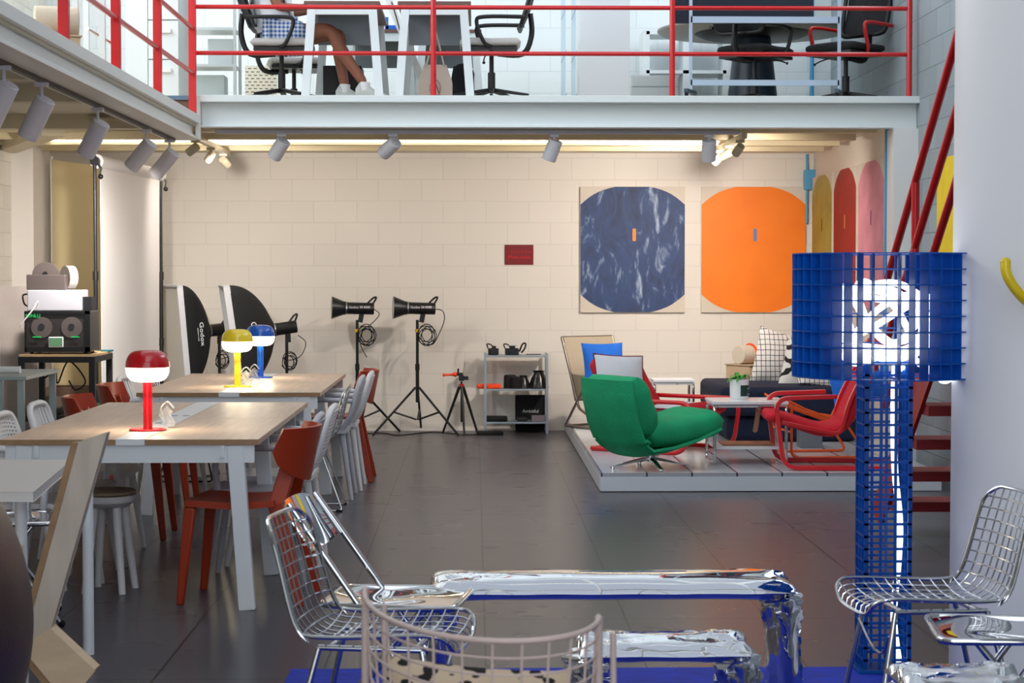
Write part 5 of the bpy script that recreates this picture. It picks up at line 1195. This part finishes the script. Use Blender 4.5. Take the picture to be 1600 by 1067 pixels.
# office chairs
seatg = upholstery('seat_grey','b9b6b4'); seatb = upholstery('seat_black','1d1d20')
def office_chair(label, loc, rz, sm, frame=black, accents=None, back=1.0):
    t = thing('office_chair', label, 'chair', loc, rz, 'black framed office chairs upstairs')
    swept([(-.23,.475),(0,.47),(.18,.475),(.25,.455)], .48, .07).build('seat', sm, t)
    MB().shell(lambda u, v: (-.20+.44*u, (v-.5)*.44, .42), 6, 6, .025).build('seat_pan', frame, t)
    MB().tube(arcc([(-.23,-.22,.60),(-.36,-.23,1.02*back),(-.36,.23,1.02*back),(-.23,.22,.60)],.07), .018, 10, closed=True).build('back_frame', frame, t)
    MB().shell(lambda u, v: (-.235-.125*u-.03*math.sin(PI*u)+.03*math.sin(PI*v), (v-.5)*.43, .60+(1.02*back-.60)*u), 8, 8, .008).build('back_mesh', mat('mesh_grey','4a4c50',.8) if accents is None else seatb, t)
    MB().tube(spline([(-.05,0,.40),(-.25,0,.40),(-.32,0,.55),(-.31,0,.72)],5), .022, 10).build('back_stem', frame, t)
    for s_ in (-1, 1): MB().tube(spline([(-.27,.26*s_,.66),(.05,.27*s_,.66),(.12,.27*s_,.62),(.06,.26*s_,.46),(.0,.20*s_,.43)],5), .016, 10).build('armrest', frame if accents is None else accents, t)
    MB().tube([(0,0,.09),(0,0,.25),(0,0,.25),(0,0,.42)],[.030,.030,.018,.018],16).build('gas_column', frame, t)
    MB().tube(spline([(.05,-.14,.40),(.06,-.22,.38),(.06,-.27,.36)],4), [.006]*8+[.014], 8).build('lever', frame, t)
    for k in range(5):
        a = 2*PI*k/5+.3; c, s_ = math.cos(a), math.sin(a)
        MB().bar((.03*c,.03*s_,.11),(.31*c,.31*s_,.065),.045,.03,(0,0,1),.03,.02).build('star_leg', frame, t, smooth=False, bevel=.004)
        MB().cyl((.30*c-.012*s_,.30*s_+.012*c,.028),(.30*c+.012*s_,.30*s_-.012*c,.028),.027,n=16).build('caster', rubber, t)
    return t
PX, PY = at(440, 90, 15.45).x, 15.45
office_chair('black framed office chair with the seated person on it', (PX, PY, MZ), 0, seatg)
office_chair('black framed office chair with pale seat directly behind the seated person', (at(455,90,16.5).x, 16.75, MZ-.0), .15, seatg)
office_chair('black framed office chair at the right front desk, facing left', (at(768,90,15.4).x, 15.4, MZ), PI, seatg)
oc = office_chair('black office chair behind the round table, left of the red-trimmed one', (at(1215,90,16.0).x-.22, 15.80, MZ), .9, seatb, accents=black)
office_chair('black office chair with red-trimmed arms against the grey block wall', (at(1300,90,15.8).x+.08, 15.62, MZ), PI+.75, seatb, accents=redp, back=1.12)
# round table
p = at(1185, 60, 16.6); tx = p.x-.05
t = thing('round_table', 'round meeting table on a thick dark cone pedestal upstairs', 'table', (tx, 16.6, MZ))
MB().lathe([(.001,.715),(.80,.72),(.82,.735),(.82,.75),(.001,.752)], 64).build('tabletop', mat('table_grey','a39d98',.4), t)
MB().lathe([(.001,.675),(.42,.68),(.50,.714),(.001,.714)], 48).build('under_plate', black, t)
MB().lathe([(.001,0),(.225,0),(.21,.2),(.155,.674),(.001,.674)], 48).build('pedestal', mat('pedestal_dark','223040',.35), t)
# column cabinet
x0, x1 = X(905,16.2), X(984,16.2)
tag(MB().bb(x0,x1,16.2,16.6,MZ,5.3).build('tall_cabinet', mat('tall_white','dfe3e8',.4), smooth=False, bevel=.004), 'tall plain white cabinet in the middle of the upper floor', 'cabinet')
t = thing('wall_rails', 'pale shelf uprights with small hooks left of the tall white cabinet', 'shelf rail', (X(885,17.9), 17.9, MZ))
for px_ in (880, 896):
    MB().bb(X(px_,17.9)-.02,X(px_,17.9)+.02,17.88,17.92,MZ,5.2).build('upright', mat('pale_blue_metal','c5d8e4',.4), t, smooth=False, world=True)
    for k in range(5): MB().bar((X(px_,17.9)-.02,17.85,MZ+.2+.4*k),(X(px_,17.9)+.03,17.85,MZ+.32+.4*k),.006,.01,(0,1,0)).build('hook', greymetal, t, smooth=False, world=True)
# low chest + shelf
x0, x1 = X(986,17.0), X(1044,17.0)+.10
t = thing('flat_file_chest', 'low white chest of flat drawers right of the tall white cabinet', 'chest', ((x0+x1)/2, 17.2, MZ))
MB().bb(x0,x1,17.0,17.5,MZ,MZ+.40).build('body', glw, t, smooth=False, world=True)
for k in range(4): MB().bb(x0+.01,x1-.01,16.985,17.0,MZ+.01+.097*k,MZ+.098+.097*k).build('drawer', glw, t, smooth=False, world=True, bevel=.003)
x0, x1 = X(1010,17.8), X(1135,17.8)
t = thing('wall_shelf_unit', 'pale shelf unit against the back wall behind the round table', 'shelf', ((x0+x1)/2, 18.0, MZ))
for z in (.02,.50,.86): MB().bb(x0,x1,17.8,18.2,MZ+z,MZ+z+.03).build('shelf_board', glw, t, smooth=False, world=True)
for x in (x0, (x0+x1)/2, x1): MB().bb(x-.03,x+.03,17.8,18.2,MZ,MZ+.9).build('side', glw, t, smooth=False, world=True)
# whiteboard trolley
Yt = 15.02; xa, xb = X(1079,Yt), X(1311,Yt); pb = mat('pale_blue_frame','b4c6da',.35,.2)
t = thing('board_trolley', 'pale blue metal board trolley on casters with a dark board', 'board', ((xa+xb)/2, Yt, MZ))
for x in (xa, xb):
    MB().bb(x-.012,x+.012,Yt-.012,Yt+.012,MZ+.06,MZ+1.7).build('post', pb, t, smooth=False, world=True)
    f = MB().bar((x-.06,Yt-.22,MZ+.055),(x+.06,Yt+.22,MZ+.075),.03,.03).build('foot', mat('slate_metal','4a5560',.4,.2), t, smooth=False, world=True)
    for y in (-.2,.2): MB().cyl((x-.012+.27*y,Yt+y,MZ+.026),(x+.012+.27*y,Yt+y,MZ+.026),.026,n=16).build('caster', rubber, t, world=True)
for z0_, z1_ in ((.115,.158),(.60,.65)): MB().bb(xa,xb,Yt-.012,Yt+.012,MZ+z0_,MZ+z1_).build('crossbar', pb, t, smooth=False, world=True)
MB().bb(xa-.12,xb-.20,Yt+.02,Yt+.05,MZ+.60,MZ+1.6).build('board', mat('dark_board','101c2c',.3), t, smooth=False, world=True)
tag(MB().cyl((X(1270,18.2),18.25,MZ),(X(1270,18.2),18.25,5.5),.02,n=14).build('vertical_pipe', cdm), 'thin blue vertical pipe on the upper back wall', 'pipe')
# bags
t = thing('tote_bag', 'beige canvas tote bag standing on the floor under the right front desk', 'bag', (at(680,120,15.25).x, 15.28, MZ))
MB().shell(lambda u, v: ((u-.5)*.27*(1-.35*max(0,v-.55)/.45), -.04*math.sin(PI*u)*(1-v*.8), .30*v), 14, 10, .006).build('bag_front', mat('tote_canvas','b5a79c',.8,bump=.2), t)
MB().shell(lambda u, v: ((u-.5)*.27*(1-.35*max(0,v-.55)/.45), .05*math.sin(PI*u)*(1-v*.8), .30*v), 14, 10, .006).build('bag_back', MC['tote_canvas'], t)
for y in (-.02,.02): MB().tube(spline([(-.07,y,.29),(-.02,y,.50),(.0,y,.56),(.02,y,.50),(.07,y,.29)],6), .007, 8).build('strap', MC['tote_canvas'], t)
MB().tube([(.052*math.cos(a)*.8, -.052, .11+.065*math.sin(a)) for a in [2*PI*i/24 for i in range(24)]], .0025, 6, closed=True).build('printed_ring', mat('print_maroon','6b2430',.6), t)
q = MB(); q.bar((-.03,-.05,.07),(0,-.052,.16),.008,.002,(0,1,0)); q.bar((0,-.052,.16),(.03,-.05,.07),.008,.002,(0,1,0)); q.bar((-.045,-.05,.05),(.045,-.05,.05),.012,.002,(0,1,0)); q.build('printed_figure', MC['print_maroon'], t, smooth=False)
t = thing('black_backpack', 'black backpack on the floor right of the beige tote bag', 'bag', (at(728,120,15.8).x, 15.85, MZ))
swept([(0,.0),(-.02,.15),(-.02,.28),(0,.36)], .26, .17).build('body', upholstery('backpack_black','161820'), t)
MB().tube(spline([(-.09,-.08,.34),(-.11,-.08,.2),(-.09,-.08,.05)],5), .012, 8).build('strap', rubber, t)
tag(MB().bb(X(506,16.0),X(566,16.0),15.9,16.25,MZ,MZ+.36).build('computer_tower', mat('tower_black','0f0f11',.5), smooth=False, bevel=.008), 'black box behind the seated person\'s legs under the left desk', 'box')
# left walkway items
roll = roll_stool((at(80,60,10.6).x-.02, 10.8, 2.686), .2, 'cream roll with orange strap on a small wooden box on the left walkway', .3)
t = thing('clothes_rack', 'white metal rack with hanging bar on the left walkway', 'rack', (-2.6, 12.2, 2.686))
for x_, y_ in ((at(118,60,12.0).x, 12.0),(at(160,60,12.0).x, 12.0),(at(175,60,12.9).x,12.9),(at(135,60,12.9).x,12.9)): MB().bb(x_-.018,x_+.018,y_-.018,y_+.018,2.686,4.2).build('post', glw, t, smooth=False, world=True)
p0 = at(136,45,12.0); p1 = at(160,62,12.3); MB().tube([p0,p1+Vector((.02,.3,0))], .012, 10).build('hanging_bar', chrome, t, world=True)
xq = at(135,60,12.9).x; MB().bb(xq,at(175,60,12.9).x,12.88,12.92,2.80,2.84).build('lower_bar', glw, t, smooth=False, world=True)
# ---- seated person
skin = mat('skin', '8a5642', .5, bump=.05); tee = mat('white_tshirt','e4e6ea',.8,bump=.3,bscale=25)
def plaid():
    m = bpy.data.materials.new('blue_plaid'); m.use_nodes = True; nt = m.node_tree; b = nt.nodes['Principled BSDF']; L = nt.links.new
    tc = nt.nodes.new('ShaderNodeTexCoord'); sp = nt.nodes.new('ShaderNodeSeparateXYZ'); L(tc.outputs['Object'], sp.inputs[0]); outs = []
    for a in (0, 2):
        c = nt.nodes.new('ShaderNodeMath'); c.operation = 'PINGPONG'; c.inputs[1].default_value = .016; L(sp.outputs[a], c.inputs[0])
        d = nt.nodes.new('ShaderNodeMath'); d.operation = 'LESS_THAN'; d.inputs[1].default_value = .008; L(c.outputs[0], d.inputs[0]); outs.append(d)
    s_ = nt.nodes.new('ShaderNodeMath'); s_.operation = 'ADD'; L(outs[0].outputs[0], s_.inputs[0]); L(outs[1].outputs[0], s_.inputs[1])
    h = nt.nodes.new('ShaderNodeMath'); h.operation = 'MULTIPLY'; h.inputs[1].default_value = .5; L(s_.outputs[0], h.inputs[0])
    mx = nt.nodes.new('ShaderNodeMix'); mx.data_type = 'RGBA'; mx.inputs[6].default_value = lin('dfe6f0'); mx.inputs[7].default_value = lin('2c5fa6'); L(h.outputs[0], mx.inputs[0]); L(mx.outputs[2], b.inputs['Base Color']); b.inputs['Roughness'].default_value = .85; return m
def skinned(name, verts, edges, radii, m, parent, sub=2):
    me = bpy.data.meshes.new(name); me.from_pydata(verts, edges, []); o = bpy.data.objects.new(name, me); COL.objects.link(o); o.parent = parent
    s_ = o.modifiers.new('skin','SKIN'); s_.use_smooth_shade = True; sv = me.skin_vertices[0].data
    for i, r in enumerate(radii): sv[i].radius = r if isinstance(r, tuple) else (r, r)
    sv[0].use_root = True
    u = o.modifiers.new('sub','SUBSURF'); u.levels = u.render_levels = sub; me.materials.append(m); return o
HP = Vector((PX-.03, PY, MZ+.56)); t = thing('person', 'person in white T-shirt and blue plaid shorts sitting at the upstairs desk, legs crossed', 'person', HP)
# local coordinates from the hips, facing +x
B = dict(hip=(0,0,0), belly=(-.02,0,.16), chest=(-.05,0,.34), neckb=(-.05,0,.49), neck=(-.03,0,.56), head=(-.01,0,.66), crown=(-.01,0,.74),
 sl=(-.05,.17,.44), el=(.0,.22,.18), wl=(.22,.16,.20), hl=(.28,.15,.21), sr=(-.05,-.17,.44), er=(.02,-.22,.18), wr=(.20,-.16,.19), hr=(.26,-.15,.20),
 hpl=(.02,.09,-.02), kl=(.50,.07,.01), al=(.53,.10,-.42), hpr=(.02,-.09,-.02), kr=(.43,-.05,.03), ar=(.70,-.08,-.41))
names = list(B); idx = {n: i for i, n in enumerate(names)}
E = [('hip','belly'),('belly','chest'),('chest','neckb'),('neckb','neck'),('neck','head'),('head','crown'),('chest','sl'),('sl','el'),('el','wl'),('wl','hl'),('chest','sr'),('sr','er'),('er','wr'),('wr','hr'),
 ('hip','hpl'),('hpl','kl'),('kl','al'),('hip','hpr'),('hpr','kr'),('kr','ar')]
rad = dict(hip=(.12,.14), belly=(.10,.14), chest=(.105,.15), neckb=.07, neck=.055, head=(.09,.085), crown=(.07,.065), sl=.06, el=.042, wl=.028, hl=.03, sr=.06, er=.042, wr=.028, hr=.03, hpl=.095, kl=.062, al=.038, hpr=.095, kr=.062, ar=.038)
V_ = [B[n] for n in names]; Ed = [(idx[a],idx[b]) for a, b in E]; Rd = [rad[n] for n in names]
# calves: extra joints so the legs taper properly
for k_, a_, nm, off in (('kl','al','cl',(-.03,0,0)),('kr','ar','cr_',(-.01,0,-.02))):
    c_ = Vector(B[k_]).lerp(Vector(B[a_]), .33)+Vector(off); V_.append(tuple(c_)); Rd.append(.057); n_ = len(V_)-1; Ed.remove((idx[k_],idx[a_])); Ed += [(idx[k_],n_),(n_,idx[a_])]
# fingers
for h_, w_, sy in (('hl','wl',1),('hr','wr',-1)):
    hv = Vector(B[h_])
    for f_, (dy, L_) in enumerate(((-.026,.068),(-.009,.078),(.009,.072),(.025,.058))):
        a_ = hv+Vector((.03,dy,.0)); V_.append(tuple(a_)); Rd.append(.010); i0 = len(V_)-1; Ed.append((idx[h_],i0))
        V_.append(tuple(a_+Vector((L_*.5,0,-.004)))); Rd.append(.009); Ed.append((i0,i0+1)); V_.append(tuple(a_+Vector((L_,0,-.022)))); Rd.append(.0075); Ed.append((i0+1,i0+2))
    V_.append(tuple(hv+Vector((-.0,-sy*.035,.005)))); Rd.append(.011); i0 = len(V_)-1; Ed.append((idx[h_],i0)); V_.append(tuple(hv+Vector((.04,-sy*.05,.0)))); Rd.append(.009); Ed.append((i0,i0+1))
body = skinned('body', V_, Ed, Rd, skin, t)
# shirt and shorts
sv_ = [B['belly'],(-.01,0,.05),(-.05,0,.34),(-.05,0,.46),(-.05,.16,.44),(-.02,.20,.28),(-.05,-.16,.44),(-.01,-.20,.28)]
skinned('t_shirt', sv_, [(0,1),(0,2),(2,3),(2,4),(4,5),(2,6),(6,7)], [(.125,.165),(.135,.165),(.125,.17),(.085,.09),.082,.07,.082,.07], tee, t)
skinned('shorts', [(0,0,.02),(.02,.09,-.01),(.30,.085,.0),(.02,-.09,-.01),(.25,-.08,.01)], [(0,1),(1,2),(0,3),(3,4)], [(.14,.155),.115,.098,.115,.098], plaid(), t)
MB().ball((-.02,0,.70),(.108,.093,.105),20,12).build('hair', mat('dark_hair','1c1613',.7), t)
q = MB(); q.tube([(.075,0,.665),(.105,0,.645),(.088,0,.635)], [.012,.016,.010], 8); 
q.build('nose', skin, t)
for y in (-.032,.032): MB().ball((.080,y,.672),.011,10,8).build('eye', mat('eye_dark','181414',.3), t)
MB().tube([(.082,-.022,.612),(.088,0,.610),(.082,.022,.612)], .005, 6).build('mouth', mat('lips','8a4a42',.5), t)
for y in (-.088,.088): MB().ball((-.01,y,.655),(.018,.01,.03),10,8).build('ear', skin, t)
shoe = mat('shoe_grey','c3cac6',.7,bump=.3)
for nm, dz in (('al',0),('ar',0)):
    a = Vector(B[nm]); fl = -(HP.z-MZ)
    s_ = MB(); 
    for i in range(1): pass
    prof_ = [(-.075,.035,.055),(-.04,.042,.085),(.02,.042,.070),(.09,.048,.045),(.15,.046,.035),(.185,.030,.024)]
    vs = []; fs = []
    for x, w, h in prof_:
        for j in range(16): an = 2*PI*j/16; vs.append((a.x+x, a.y+w*math.cos(an), fl+.022+h*(1+math.sin(an))*(.9 if math.sin(an) > 0 else .6)))
    for i in range(len(prof_)-1):
        for j in range(16): fs.append((i*16+j,i*16+(j+1)%16,(i+1)*16+(j+1)%16,(i+1)*16+j))
    fs.append(tuple(range(16))[::-1]); fs.append(tuple(5*16+j for j in range(16))); s_.add(vs, fs); sh_ = s_.build('shoe', shoe, t)
    sl_ = MB().shell(lambda u, v: (a.x-.08+.27*u, a.y+(v-.5)*.09*(.85+.2*math.sin(PI*min(1,u*1.1))), fl+.012+.02*max(0,u-.85)), 10, 4, .022).build('sole', mat('shoe_sole','2a2a2c',.7), sh_)
    MB().tube([(a.x-.005,a.y,fl+.10),(a.x-.002,a.y,fl+.17)], [.046,.043], 14).build('sock', tee, t)
